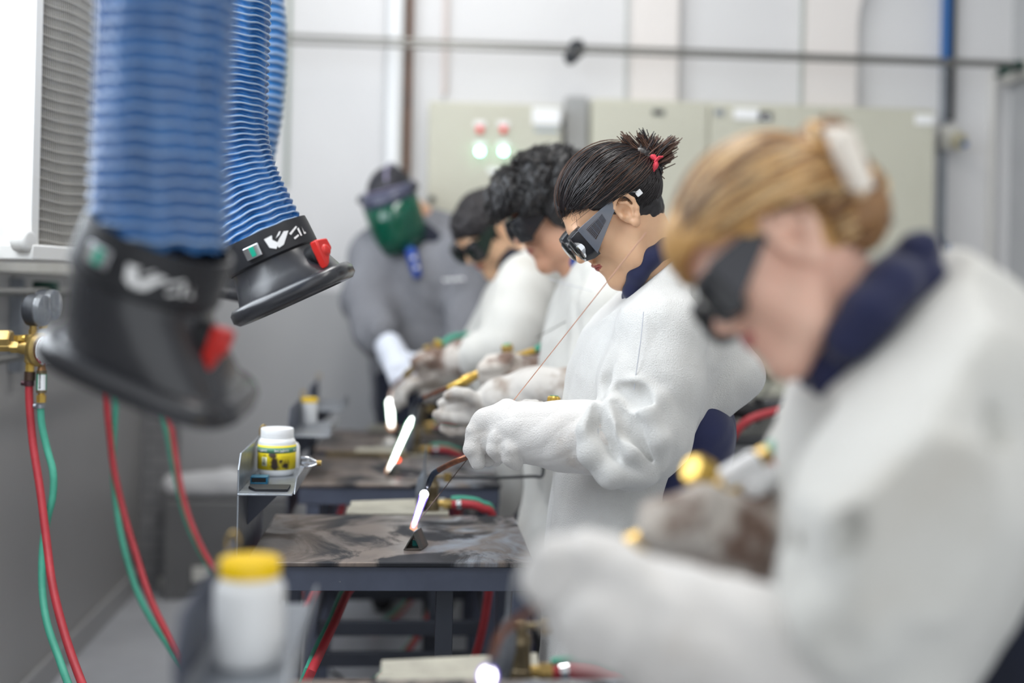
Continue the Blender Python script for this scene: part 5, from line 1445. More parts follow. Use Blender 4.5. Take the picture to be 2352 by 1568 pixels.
# ================================================================== woman in the foreground
P1 = thing('person', 'blurred foreground woman with honey blonde hair in a claw clip, black goggles and navy collar', 'person', (.75, 1.3, 0))
D1 = 1.26
H1 = hframe(at(1788, 600, D1 + .075), 36, 6, 26, .87)
T, R, s = H1
nk = at(1975, 800, D1 + .08); ch = at(2070, 1020, D1 + .10); hp = at(1960, 1480, D1 + .12)
LS, LE, LW = at(2120, 990, 1.20), at(2010, 1550, 1.10), at(1485, 1415, 1.12)
RS, RE, RW = at(2060, 900, 1.52), at(1900, 1300, 1.50), at(1690, 1230, 1.40)
EAR = 1.4
body(P1, H1, nk, ch, hp, [(LS, LE, LW), (RS, RE, RW)], SK1, .005, True, .048, .065)
BL = [mat('honey_blonde_hair', 'CFA063', .45), mat('light_blonde_hair', 'E6C594', .45), mat('brown_blonde_hair', '97704A', .45), mat('dark_blonde_hair', '664A3A', .5)]
EAR = 1.0
hair_cap(P1, H1, BL[0], .012, cut=((.088, 0, -.052), (.118, .15, .122)), extra=[((.035, 0, .085), (.06, .062, .045), .03), ((.055, 0, .055), (.045, .06, .045), .03), ((-.105, .0, .03), (.035, .045, .055), .02)], h=.004, warp=folds(.003, 50, 12), nape=-.05)
scalp_strands(P1, H1, BL, 1700, (-.112, 0, .03), .022, .0022, seed=13, lift=.012, jit=.05, seg=4, start=[(.085, .0, .085), (.082, .035, .075), (.06, .055, .062), (.035, .07, .052), (.0, .078, .05), (-.035, .078, .04), (-.05, .07, -.0), (-.06, .05, -.04)])
r6 = np.random.default_rng(16); b = MB()
for i in range(150):                       # twisted knot held by the claw
    k = i % 3
    c_ = at(*((1905, 350, D1 + .06), (1945, 435, D1 + .055), (1965, 500, D1 + .06))[k]); rad = r6.uniform(.016, .036)
    fx = frame_of(r6.normal(size=3)); th = r6.uniform(0, 6.28); b.cm = int(r6.choice([0, 2, 2, 3, 1]))
    b.tube([c_ + fx[0] * rad * math.cos(th + q * .4) + fx[1] * rad * 1.1 * math.sin(th + q * .4) for q in range(9)], [.0055 * math.sin(PI * (q + .6) / 10) for q in range(9)], 6, False)
for i in range(26):
    a0 = at(1970 + r6.normal() * 14, 430 + r6.normal() * 18, D1 + .05)
    b.cm = 1; b.tube(spline([a0, at(2010 + r6.normal() * 6, 395, D1 + .05), at(2030 + r6.normal() * 6, 425, D1 + .05), at(2010 + r6.normal() * 6, 470, D1 + .05)], 4), .0009, 4, False)
b.build('hair_knot', BL, P1, ang=180)
garment('hair_twist', BL[2], P1, [(px((1880, 330, D1 + .07), (1875, 420, D1 + .07), (1890, 500, D1 + .075), (1940, 545, D1 + .08)), [.020, .026, .027, .020]),
        (px((1930, 400, D1 + .06), (1965, 480, D1 + .06), (1950, 540, D1 + .07)), [.022, .030, .022])], .004, .02, warp=folds(.003, 60, 5))
cl = MB()
cl.prism([at(1915, 298, D1 - .0), at(1965, 294, D1 - .0), at(2012, 430, D1 - .0), at(1972, 445, D1 - .0)], at(0, 0, .02) - at(0, 0, 0))
for k in range(8):
    p_ = at(1928 + 7 * k, 322 + 15 * k, D1 - .005); cl.ell(p_, .0075, seg=12, rings=8)
cl.tube(px((1975, 440, D1 + .03), (1992, 480, D1 + .03), (1985, 505, D1 + .035)), [.008, .008, .004], 10)
cl.build('claw_clip', mat('pearl_white_plastic', 'F2EADF', .25), P1, .002)
goggles(P1, H1, vent=False, mats=(mat('dark_smoked_plastic', '3A3A40', .25), M_['gog'], M_['lensd']))
# navy collar with a turned-up tip
garment('shirt_collar', M_['navy'], P1, [(px((1905, 860, 1.29), (1945, 785, 1.262), (1995, 715, 1.252), (2050, 655, 1.262), (2095, 620, 1.30), (2110, 605, 1.36)), [.016, .020, .022, .023, .024, .022]),
        (px((2100, 600, 1.36), (2060, 650, 1.43), (1960, 750, 1.43), (1895, 850, 1.38), (1895, 870, 1.33), (1905, 860, 1.29)), [.025, .024, .024, .02, .02, .018]),
        (px((2060, 640, 1.30), (2120, 655, 1.29), (2160, 675, 1.30)), [.022, .020, .010])], .005, .015, warp=folds(.003, 30, 6))
garment('shirt', M_['navy'], P1, [([nk + Vector((.03, 0, -.02)), ch], [.066, .085])], .006, .02)
garment('collar_tip', M_['navy'], P1, [(px((2065, 620, D1 + .03), (2105, 575, D1 + .03), (2125, 565, D1 + .03)), [.012, .018, .014]), (px((2125, 560, D1 + .03), (2115, 610, D1 + .03), (2080, 640, D1 + .04)), [.010, .010, .014])], .004, .012)
FX1 = (Vector((-.9, .1, .25)), .74)
sub1 = [(px((2000, 1060, 1.01), (1975, 1200, 1.00), (1950, 1340, 1.0)), [.008, .016, .008], .03), (px((2150, 960, 1.01), (2165, 1150, 1.0), (2140, 1380, 1.0)), [.008, .014, .008], .03),
        (px((2225, 830, 1.075), (2250, 1000, 1.045), (2215, 1300, 1.04)), [.004, .012, .008], .03), (px((1880, 1430, .985), (1930, 1500, .98), (1945, 1600, .98)), [.010, .016, .012], .02),
        (px((1900, 1180, 1.08), (1880, 1260, 1.08), (1900, 1340, 1.07)), [.014, .02, .01], .03)]
garment('jacket', M_['suede2'], P1, [
    (px((2062, 815, D1 + .08), (2095, 920, D1 + .10), (2100, 1080, D1 + .12), (2005, 1320, D1 + .13), (1925, 1640, D1 + .12)), [.095, .175, .185, .152, .112], (FW, .68)),
    (px((2090, 760, D1), (2170, 850, D1), (2215, 950, D1 + .02), (2170, 1130, D1 + .04)), [.06, .085, .085, .06], None, .05),
    (px((2100, 800, 1.20), (2140, 930, 1.14), (2090, 1150, 1.10), (2035, 1340, 1.09), (1990, 1560, 1.09)), [.06, .086, .086, .072, .060], None, .04),
    (px((2010, 1560, 1.09), (1930, 1555, 1.095), (1840, 1540, 1.10)), [.066, .058, .050], None, .015),
    ([RS, at(1960, 1100, 1.50), RE], [.08, .088, .08], None, .05), ([RE, at(1790, 1255, 1.45)], [.075, .052], None, .03),
    ], .007, .05, cuts=[((0, 0, .5), (0, 0, -1)), (at(1950, 785, D1 + .08), (-.70, 0, .71))], subs=sub1, warp=folds(.009, 10, 31),
    adds=[(px((2120, 860, 1.08), (2065, 1000, 1.035), (2010, 1180, 1.015), (1975, 1400, 1.01)), [.014, .024, .028, .024], .02), (px((2190, 900, 1.06), (2165, 1100, 1.01), (2120, 1350, 1.005)), [.012, .026, .022], .02), (px((2285, 930, 1.12), (2262, 1080, 1.10), (2200, 1230, 1.09)), [.02, .026, .012], .02), (px((1900, 1430, 1.03), (1960, 1470, 1.02), (2010, 1440, 1.03)), [.02, .024, .02], .02)])
garment('overalls', M_['navydark'], P1, [(px((2240, 900, D1 + .14), (2290, 1150, D1 + .15), (2310, 1400, D1 + .15), (2310, 1650, D1 + .15)), [.10, .13, .16, .16], (FW, .8))], .01, .04, warp=folds(.006, 15, 8))
hpb = at(2290, 1650, D1 + .15)
trousers(P1, Vector((hpb.x, hpb.y, .78)), Vector((hpb.x, hpb.y - .1, .45)), Vector((hpb.x, hpb.y + .1, .45)), Vector((hpb.x + .02, hpb.y - .11, .06)), Vector((hpb.x + .02, hpb.y + .12, .06)), M_['navydark'])
# near glove: gauntlet, palm facing down, fingers bent
fd = simple_field([(px((1900, 1560, 1.10), (1235, 1330, 1.13)), .085)], .004, .03)
fd.chain(px((1850, 1545, 1.095), (1700, 1502, 1.10), (1530, 1446, 1.11), (1475, 1415, 1.115)), [.0680, .0640, .0590, .050], .015)
fd.half(at(1848, 1545, 1.095), at(1850, 1545, 1.095) - at(1700, 1502, 1.10)); fd.chain(px((1905, 1560, 1.095), (1800, 1530, 1.096)), [.062, .060], .004, 's')
fd.ell(at(1405, 1375, 1.12), (.046, .036, .044), None, .02)
fd.chain(px((1500, 1320, 1.06), (1490, 1400, 1.05), (1470, 1480, 1.06)), [.003, .005, .003], .012, 's')
fd.chain(px((1430, 1330, 1.10), (1350, 1292, 1.10), (1285, 1290, 1.105), (1258, 1335, 1.11), (1272, 1378, 1.115)), [.026, .0215, .0205, .019, .016], .007)
fd.chain(px((1430, 1360, 1.13), (1340, 1345, 1.14), (1292, 1372, 1.14), (1292, 1425, 1.14)), [.024, .021, .019, .016], .007)
fd.chain(px((1440, 1390, 1.09), (1370, 1402, 1.08), (1335, 1440, 1.085), (1342, 1480, 1.09)), [.024, .0205, .019, .015], .007)
fd.chain(px((1450, 1410, 1.09), (1415, 1440, 1.075), (1395, 1475, 1.08), (1400, 1500, 1.085)), [.022, .0185, .016, .014], .007)
fd.chain(px((1470, 1350, 1.13), (1400, 1295, 1.15), (1340, 1278, 1.16), (1300, 1282, 1.165)), [.026, .021, .019, .016], .008)
fd.warp(folds(.003, 30, 22))
field_obj(fd, 'glove', M_['glove'], P1, 1)
# far glove closed around the torch
fd = simple_field([(px((1800, 1270, 1.42), (1480, 1180, 1.32)), .08)], .004, .03)
fd.chain(px((1810, 1262, 1.44), (1720, 1240, 1.40), (1650, 1225, 1.375)), [.066, .055, .047], .015)
TA, TB = at(1440, 1252, 1.33), at(1690, 1165, 1.40)
fd.ell(at(1600, 1205, 1.365), (.042, .034, .036), None, .02)
for k, (x, y) in enumerate(((1512, 1190), (1540, 1180), (1568, 1172), (1596, 1165))):
    fd.chain(px((x + 62, y + 22, 1.36), (x + 20, y - 14, 1.345), (x - 4, y - 2, 1.325), (x - 12, y + 34, 1.315), (x + 6, y + 66, 1.325)), [.020, .0165, .0155, .0145, .012], .008)
fd.chain(px((1620, 1240, 1.37), (1560, 1270, 1.36), (1510, 1275, 1.35), (1480, 1262, 1.345)), [.024, .020, .0175, .014], .012)
fd.warp(folds(.0025, 35, 23))
field_obj(fd, 'glove', M_['glovedirty'], P1, 1)

# ================================================================== curly haired man
P3 = thing('person', 'man with curly black hair, black goggles and off white suede jacket at the second table', 'person', (.55, 3.2, 0))
D3 = 3.2
H3 = hframe(at(1272, 486, D3 + .075), 28, 6, 0, 1.10)
T, R, s = H3
nk = at(1340, 605, D3 + .08); ch = at(1390, 760, D3 + .1); hp = at(1380, 1080, D3 + .1)
LS, LE, LW = at(1400, 730, 3.08), at(1390, 930, 3.0), at(1128, 920, 3.03)
RS, RE, RW = at(1390, 720, 3.42), at(1320, 900, 3.38), at(1205, 862, 3.30)
body(P3, H3, nk, ch, hp, [(LS, LE, LW), (RS, RE, RW)], SK3, .004, False, .056)
CU = [mat('black_curls', '141215', .42, spec=.6), mat('black_brown_curls', '2A2422', .42, spec=.6)]
hair_cap(P3, H3, CU[0], .030, extra=[((.075, 0, .075), (.06, .065, .055), .03), ((.105, 0, .055), (.035, .055, .035), .02), ((-.06, 0, .03), (.06, .075, .06), .03)], cut=((.115, 0, -.068), (.120, .2, .118)), h=.004, warp=folds(.007, 70, 41), nape=-.06)
r7 = np.random.default_rng(33); b = MB()
for i in range(1900):
    v = r7.normal(size=3); v /= np.linalg.norm(v)
    p = np.array((.006, 0, .048)) + v * np.array((.142, .108, .112)) * r7.uniform(.93, 1.04)
    x, y, z = p
    if z < -.05 or ((x - .115) / .125) ** 2 + ((z + .068) / .122) ** 2 < 1: continue
    c_ = T(*p); fx = frame_of(v + r7.normal(size=3) * .6); rad = r7.uniform(.005, .011); th = r7.uniform(0, 6.28); tw = r7.uniform(.3, .8)
    b.cm = int(r7.random() < .4)
    b.tube([c_ + (fx[0] * math.cos(th + q * .75) + fx[1] * math.sin(th + q * .75)) * rad + fx[2] * rad * tw * (q - 4) * .35 for q in range(10)], [.0017 * math.sin(PI * (q + .7) / 11) for q in range(10)], 4, False)
b.build('curls', CU, P3, ang=180)
goggles(P3, H3, vent=False, mats=(M_['gog'], M_['gog'], M_['lensd']))
garment('shirt_collar', M_['royal'], P3, [(px((1345, 592, D3 + .06), (1365, 630, D3 + .09)), [.060, .085])], .006, .02, cuts=[(at(1340, 572, D3 + .08), (-.3, 0, 1))])
garment('jacket', M_['suede2'], P3, [
    (px((1365, 665, D3 + .09), (1372, 760, D3 + .1), (1345, 900, D3 + .1), (1310, 1050, D3 + .1), (1290, 1250, D3 + .1), (1280, 1420, D3 + .1)), [.12, .19, .20, .17, .165, .17], (FW, .66)),
    (px((1385, 650, 3.16), (1410, 730, 3.09), (1408, 830, 3.04), (1385, 925, 3.01)), [.07, .092, .09, .08], None, .04),
    (px((1385, 925, 3.01), (1320, 915, 3.01)), [.08, .062], None, .03),
    ([RS, at(1330, 820, 3.42), RE], [.09, .09, .08], None, .05), ([RE, at(1255, 868, 3.34)], [.075, .06], None, .03),
    ], .008, .05, cuts=[((0, 0, .52), (0, 0, -1))], warp=folds(.007, 12, 51),
    subs=[(px((1300, 690, 2.99), (1290, 760, 2.97), (1300, 830, 2.97)), [.01, .03, .02], .03), (px((1345, 870, 2.93), (1360, 900, 2.92), (1400, 930, 2.93)), [.01, .018, .01], .02), (px((1300, 600, 3.05), (1250, 660, 3.05)), [.02, .02], .02)])
seam_line(px((1262, 640, 3.06), (1300, 652, 3.02), (1360, 668, 3.0)), P3)
p3h = at(1370, 1080, D3 + .12)
trousers(P3, Vector((p3h.x, p3h.y, .75)), Vector((p3h.x - .02, p3h.y - .1, .42)), Vector((p3h.x - .02, p3h.y + .1, .42)), Vector((p3h.x, p3h.y - .11, .06)), Vector((p3h.x + .02, p3h.y + .12, .06)), M_['navy'])
# open near glove with separate fingers
fd = simple_field([(px((1330, 910, 3.01), (1000, 950, 3.02)), .09)], .0038, .03)
fd.chain(px((1335, 912, 3.01), (1230, 905, 3.015), (1150, 922, 3.02), (1120, 935, 3.025)), [.074, .066, .054, .046], .015)
fd.ell(at(1096, 946, 3.03), (.040, .024, .042), None, .015)
for k, pts in enumerate((((1092, 918), (1055, 912), (1028, 918), (1014, 926)), ((1085, 938), (1048, 936), (1024, 942), (1012, 950)), ((1085, 962), (1044, 962), (1018, 958), (1003, 952)), ((1090, 982), (1058, 990), (1036, 990), (1020, 984)))):
    fd.chain([at(x, y, 3.03 - .012 * (k == 2)) for x, y in pts], [.0150, .0125, .0118, .0098], .004)
fd.chain(px((1100, 925, 3.0), (1074, 905, 2.985), (1046, 903, 2.98), (1030, 908, 2.98)), [.020, .014, .0125, .010], .005)
fd.warp(folds(.0015, 35, 24))
field_obj(fd, 'glove', M_['glovegrey'], P3, 1)
fd = simple_field([(px((1270, 870, 3.33), (1095, 850, 3.24)), .09)], .004, .03)
fd.chain(px((1272, 872, 3.34), (1225, 862, 3.31), (1195, 855, 3.28)), [.062, .052, .046], .015)
fd.ell(at(1165, 848, 3.26), (.046, .034, .034), None, .02)
for k in range(4):
    x, y = 1118 + 14 * k, 842 - 2 * k
    fd.chain(px((x + 40, y - 4, 3.27), (x + 8, y - 12, 3.235), (x - 8, y + 4, 3.215), (x - 4, y + 24, 3.225), (x + 14, y + 34, 3.235)), [.020, .0165, .0155, .0145, .012], .008)
fd.chain(px((1165, 860, 3.26), (1140, 868, 3.24), (1118, 864, 3.23), (1106, 855, 3.23)), [.023, .019, .0165, .013], .01)
fd.chain(px((1170, 868, 3.25), (1140, 884, 3.24), (1122, 892, 3.24)), [.030, .026, .018], .02)
field_obj(fd, 'glove', M_['glovedirty'], P3, 1)

# ================================================================== short haired young man
P4 = thing('person', 'young man with short dark hair and dark green goggles, behind the curly haired man', 'person', (.45, 4.05, 0))
D4 = 4.02
H4 = hframe(at(1120, 532, D4 + .08), 42, 32, 4, 1.08)
T, R, s = H4
nk = at(1205, 610, D4 + .1); ch = at(1225, 740, D4 + .12); hp = at(1215, 960, D4 + .12)
LS, LE, LW = at(1190, 690, 3.90), at(1175, 800, 3.78), at(1040, 828, 3.84)
RS, RE, RW = at(1180, 680, 4.26), at(1120, 800, 4.26), at(1020, 850, 4.15)
body(P4, H4, nk, ch, hp, [(LS, LE, LW), (RS, RE, RW)], SK2, .005, False, .054)
hair_cap(P4, H4, [mat('cropped_dark_hair', '1D1A1D', .6, var='2C2527', vscale=60, vamt=.6)], .008, cut=((.118, 0, -.072), (.120, .14, .126)), h=.004, nape=-.05, warp=folds(.0035, 110, 77))
goggles(P4, H4, vent=False, mats=(mat('green_black_plastic', '12261C', .3), M_['gog'], mat('dark_green_lens', '0B1E12', .1)))
garment('shirt_collar', M_['navydark'], P4, [(px((1182, 598, D4 + .06), (1208, 625, D4 + .1)), [.066, .085])], .007, .02, subs=[(px((1150, 570, D4 + .08), (1195, 600, D4 + .09)), [.066, .062], .006)], cuts=[(at(1195, 575, D4 + .08), (.3, 0, 1))])
garment('jacket', M_['suede2'], P4, [
    (px((1220, 655, D4 + .1), (1212, 740, D4 + .12), (1190, 850, D4 + .12), (1165, 980, D4 + .12), (1160, 1150, D4 + .12), (1160, 1260, D4 + .12)), [.13, .20, .20, .17, .165, .17], (FW, .66)),
    (px((1205, 640, 3.98), (1192, 700, 3.90), (1188, 760, 3.84), (1172, 805, 3.80)), [.08, .095, .09, .078], None, .04),
    (px((1172, 805, 3.80), (1100, 812, 3.81)), [.078, .062], None, .03),
    ([RS, RE, at(1075, 838, 4.2)], [.09, .08, .065], None, .05),
    ], .010, .05, cuts=[((0, 0, .50), (0, 0, -1))], warp=folds(.008, 11, 61), subs=[(px((1110, 660, 3.87), (1120, 740, 3.82)), [.02, .03], .04)])
p4h = at(1200, 960, D4 + .12)
trousers(P4, Vector((p4h.x, p4h.y, .72)), Vector((p4h.x - .02, p4h.y - .1, .42)), Vector((p4h.x - .02, p4h.y + .1, .42)), Vector((p4h.x, p4h.y - .11, .06)), Vector((p4h.x + .02, p4h.y + .12, .06)), M_['navy'])
fd = simple_field([(px((1110, 812, 3.81), (925, 850, 3.86)), .09)], .0045, .03)
fd.chain(px((1112, 812, 3.81), (1060, 822, 3.83), (1030, 832, 3.845)), [.066, .056, .048], .015)
fd.ell(at(1000, 840, 3.86), (.046, .034, .036), None, .02)
for k in range(4):
    x, y = 960 + 12 * k, 826 - 2 * k
    fd.chain(px((x + 36, y + 2, 3.86), (x + 8, y - 8, 3.83), (x - 6, y + 6, 3.81), (x - 2, y + 22, 3.82)), [.020, .0165, .0155, .013], .008)
fd.chain(px((1010, 850, 3.85), (985, 862, 3.84), (965, 862, 3.84)), [.024, .019, .014], .01)
field_obj(fd, 'glove', M_['glovedirty'], P4, 1)
fd = simple_field([(px((1080, 842, 4.2), (925, 890, 4.12)), .08)], .005, .03)
fd.chain(px((1082, 842, 4.2), (1020, 858, 4.16), (990, 868, 4.13)), [.06, .05, .046], .015)
glove_field(fd, at(992, 868, 4.13), at(930, 885, 4.10) - at(992, 868, 4.13), Vector((0, 0, -1)), 1, (25, 35, 25))
field_obj(fd, 'glove', M_['glovegrey'], P4, 1)

# ================================================================== instructor with the green visor
P5 = thing('person', 'person in grey overalls with a green face shield, leaning over the farthest table', 'person', (-.1, 4.8, 0))
D5 = 4.74
H5 = hframe(at(902, 462, D5 + .02), 20, 72, 14, 1.04)
T, R, s = H5
nk = at(975, 520, D5 + .12); ch = at(965, 680, D5 + .08); hp = at(960, 940, D5 + .12)
RS, RE, RW = at(862, 585, D5 + .05), at(850, 730, D5 - .08), at(902, 815, D5 - .26)
LS, LE, LW = at(1070, 590, D5 + .05), at(1082, 740, D5 - .05), at(1040, 860, D5 - .22)
body(P5, H5, nk, ch, hp, [(RS, RE, RW), (LS, LE, LW)], SK3, .005, False, .058)
hair_cap(P5, H5, [mat('dark_cap_hair', '22222A', .6)], .010, h=.005, cut=((.110, 0, -.06), (.118, .14, .118)))
hg = MB()
hg.tube([T(.108 * math.cos(a) - .008, .094 * math.sin(a), .050 + .014 * math.cos(a)) for a in np.linspace(0, 2 * PI, 40)[:-1]], .009 * s, 8, closed=True, flat=.5)
hg.tube([T(.095 * math.cos(a) - .01, .03, .03 + .105 * math.sin(a)) for a in np.linspace(.3, 2.6, 16)], .006 * s, 8)
hg.build('head_band', mat('grey_violet_band', '8C86A0', .4), P5)
vis = MB()
def vring(x0, z, ry, n=18): return [T(x0 * math.cos(a), ry * math.sin(a), z) for a in np.linspace(-1.45, 1.45, n)]
def sheet(rows, name, m, par, th=.002):
    n = len(rows[0]); b_ = MB(); b_._add([p for r_ in rows for p in r_], [(i*n+k, i*n+k+1, (i+1)*n+k+1, (i+1)*n+k) for i in range(len(rows)-1) for k in range(n-1)])
    o = b_.build(name, m, par, ang=180); sd_ = o.modifiers.new('thick', 'SOLIDIFY'); sd_.thickness = th; return o
sheet([vring(.112, .062, .100), vring(.135, .040, .108), vring(.142, .008, .110)], 'visor_crown', mat('blue_grey_visor', '474A5E', .3), P5, .004)
shield = mat('green_shield', '0A6A52', .08, trans=.45, alpha=.95, spec=.7)
sheet([vring(.143, .012, .110), vring(.152, -.05, .108), vring(.155, -.11, .104), vring(.150, -.165, .096), vring(.146, -.175, .060)][:4], 'face_shield', shield, P5)
for sg in (-1, 1):
    MB().lathe([(.016 * s, 0), (.016 * s, .010), (.010 * s, .018), (0, .019)], T(.02, sg * .106, .038), R @ Vector((0, sg, 0))).build('side_knob', M_['black'], P5)
garment('shirt_collar', M_['navydark'], P5, [(px((930, 552, D5 - .0), (985, 540, D5 + .1), (1000, 560, D5 + .05)), [.062, .078, .055])], .008, .02)
garment('shirt_placket', M_['royal'], P5, [(px((945, 580, D5 - .066), (958, 630, D5 - .08)), [.024, .018])], .006, .02)
for x, y in ((950, 592), (957, 614)): MB().ell(at(x, y, D5 - .118), .008).build('button', M_['whitel'], P5)
garment('overalls', M_['greycloth'], P5, [
    (px((985, 570, D5 + .12), (968, 660, D5 + .08), (960, 780, D5 + .08), (958, 900, D5 + .12)), [.15, .20, .185, .18], ((0, 1, 0), .66)),
    ([at(890, 560, D5 + .1), RS + Vector((.01, 0, 0)), at(846, 690, D5 - .03), at(866, 765, D5 - .16)], [.08, .088, .085, .078], None, .05),
    ([at(1050, 565, D5 + .1), LS, LE, at(1070, 800, D5 - .12)], [.08, .088, .078, .07], None, .05),
    ], .009, .05, warp=folds(.008, 13, 71), subs=[(px((935, 560, D5 - .13), (955, 650, D5 - .13)), [.045, .02], .02), (px((905, 640, D5 - .1), (925, 760, D5 - .1)), [.01, .02], .03)])
st_ = MB()
for k in range(7): st_.tube([at(1018 + 7 * k, 640 + (k % 2) * 5 - k * .5, D5 - .125), at(1024 + 7 * k, 646 - (k % 2) * 5 - k * .5, D5 - .125)], .004, 6)
st_.build('embroidery', M_['whitel'], P5)
MB().tube(spline(px((1072, 600, D5 - .06), (1084, 680, D5 - .09), (1090, 745, D5 - .08)), 6), .012, 8, flat=.4).build('brown_strap', M_['brown'], P5)
garment('apron', M_['navydark'], P5, [(px((962, 850, D5 + .06), (962, 1000, D5 + .08)), [.175, .17], ((0, 1, 0), .6))], .012, .04)
p5h = at(958, 940, D5 + .14)
trousers(P5, Vector((p5h.x, p5h.y, .78)), Vector((p5h.x - .11, p5h.y, .45)), Vector((p5h.x + .11, p5h.y, .45)), Vector((p5h.x - .12, p5h.y, .06)), Vector((p5h.x + .12, p5h.y, .06)), mat('blue_grey_denim', '4E5F7C', .9), face=(0, -1, 0))
fd = simple_field([([RW, at(925, 860, D5 - .42)], .10)], .005, .03)
fd.chain([at(893, 795, D5 - .22), RW, at(912, 835, D5 - .3)], [.052, .05, .046], .02)
glove_field(fd, RW + Vector((0, -.02, -.01)), at(935, 868, D5 - .45) - RW, Vector((.5, 0, -1)), -1, (25, 35, 25), s=1.05)
field_obj(fd, 'glove', mat('pale_blue_white_glove', 'DDE2EE', .8), P5, 1)
fd = simple_field([([LW, at(985, 880, D5 - .42)], .10)], .005, .03)
fd.chain([at(1052, 840, D5 - .18), LW], [.055, .048], .02)
glove_field(fd, LW, at(950, 880, D5 - .42) - LW, Vector((0, 0, -1)), 1, (30, 40, 25), s=1.05)
field_obj(fd, 'glove', M_['glovegrey'], P5, 1)

# ------------------------------------------------------------------ torches, flames, rods and work pieces
def flame_mat(name, col, strength, alpha=1.0):
    m = bpy.data.materials.new(name); m.use_nodes = True; nt = m.node_tree; N = nt.nodes; L = nt.links
    N.remove(N['Principled BSDF']); e = N.new('ShaderNodeEmission'); e.inputs[0].default_value = lin(col); e.inputs[1].default_value = strength
    o = N['Material Output']
    if alpha < 1:
        t = N.new('ShaderNodeBsdfTransparent'); x = N.new('ShaderNodeMixShader'); x.inputs[0].default_value = alpha
        L.new(t.outputs[0], x.inputs[1]); L.new(e.outputs[0], x.inputs[2]); L.new(x.outputs[0], o.inputs[0])
    else: L.new(e.outputs[0], o.inputs[0])
    return m
FWH = flame_mat('white_hot_flame', 'FFFDFF', 9)
FVI = flame_mat('violet_flame_envelope', '9A7CFF', 2.2, .28)
FOR_ = flame_mat('orange_flame_tail', 'FFB48A', 1.6, .30)
FGR = flame_mat('green_white_flame_envelope', '8CFFC0', 1.6, .22)
FRED = flame_mat('glowing_red_metal', 'FF4A20', 4)
def flame(par, a, b, r0, r1, env, ball=None, tail=True):
    a = Vector(a); b = Vector(b); n = 9
    pts = [a.lerp(b, k / n) for k in range(n + 1)]
    rr = [r0 * .5, r0] + [r0 + (r1 - r0) * (k / n) ** .8 for k in range(2, n)] + [r1 * .35]
    MB().tube(pts, rr, 16).build('flame_core', FWH, par, ang=180)
    if ball: MB().ell(a.lerp(b, .06), ball, seg=20, rings=14).build('flame_cone', FWH, par, ang=180)
    MB().tube(pts, [q * 1.45 for q in rr[:-1]] + [r1], 16).build('flame_envelope', env, par, ang=180)
    if tail: MB().tube([a.lerp(b, .7), a.lerp(b, .9), b, b + (b - a) * .06 + Vector((.012, 0, -.008))], [r1 * .8, r1 * 1.8, r1 * 1.9, r1 * .5], 14).build('flame_tail', FOR_, par, ang=180)
def knob(par, c, d, r, h, m, cap=None):
    x, y, d = frame_of(d); rings = []
    for rr, hh in ((r * .7, 0), (r, h * .15), (r, h * .85), (r * .8, h)):
        rings.append([Vector(c) + d * hh + (x * math.cos(a) + y * math.sin(a)) * rr * (1 + (.09 if k % 4 < 2 else -.07)) for k, a in enumerate(np.linspace(0, 2 * PI, 41)[:-1])])
    o = MB().loft(rings).build('valve_knob', m, par, ang=30)
    if cap: MB().lathe([(r * .72, 0), (r * .72, .0015), (0, .002)], Vector(c) + d * h, d).build('knob_cap', cap, o)
    return o

# torch of the woman in focus
t = thing('brazing_torch', 'brazing torch with copper tip and violet white flame held by the woman in focus', 'torch', at(1100, 1036, 2.45))
p = px((1320, 925, 2.62), (1230, 975, 2.56), (1150, 1012, 2.50), (1100, 1036, 2.46))
MB().tube(p[:3], [.011, .012, .010], 8).build('handle', M_['brass'], t)
MB().tube(spline(px((1150, 1012, 2.50), (1078, 1046, 2.445), (1036, 1064, 2.47), (1008, 1079, 2.49)), 6), .0062, 16).build('tip_tube', M_['copper'], t)
MB().tube(spline(px((1009, 1079, 2.49), (996, 1088, 2.50), (988, 1102, 2.51), (983, 1116, 2.525)), 5), [.0062] * 12 + [.0062, .006, .0055, .005][:4], 16).build('tip_bend', M_['copperdark'], t)
MB().tube(px((984, 1114, 2.524), (979, 1122, 2.53)), [.0045, .003], 12).build('tip_nozzle', M_['copperdark'], t)
knob(t, at(1271, 932, 2.53), (.05, .1, 1), .0125, .020, M_['brassy'], M_['green'])
knob(t, at(1300, 950, 2.60), (.1, 1, -.3), .0115, .020, M_['brassy'], M_['red'])
flame(t, at(976, 1130, 2.535), at(949, 1210, 2.575), .0070, .0042, FVI, .0092)
h = spline(px((1320, 925, 2.62), (1400, 905, 2.70), (1500, 960, 2.85), (1600, 1150, 2.95), (1560, 1400, 3.0)) + [Vector((.55, 3.0, .02))], 8)
MB().tube(h, .008, 10).build('red_hose', M_['redhose'], t)
MB().tube([q + Vector((0, .01, .016)) for q in h], .007, 10).build('green_hose', M_['greenhose'], t)
S, E = at(951, 1209, 2.578), at(1484, 534, 2.13)
rod = thing('filler_rod', 'long thin filler rod slanting up past the face of the woman in focus', 'rod', S)
k1 = S.lerp(E, .36)
MB().cyl(S, k1, .0009, seg=8).build('rod_lower', mat('dark_filler_wire', '5C4A46', .4, .6), rod)
MB().cyl(k1, E, .0010, seg=8).build('rod_upper', mat('pale_copper_wire', 'E3B29A', .35, .6), rod)
M_['teal'] = mat('teal_inner_metal', '1F8C88', .35, .4, var='0E4C4E', vscale=60, vamt=.7)
M_['wp'] = mat('heat_tinted_steel', '6E625C', .45, .5, var='2D4A4C', vscale=30, vamt=.6)
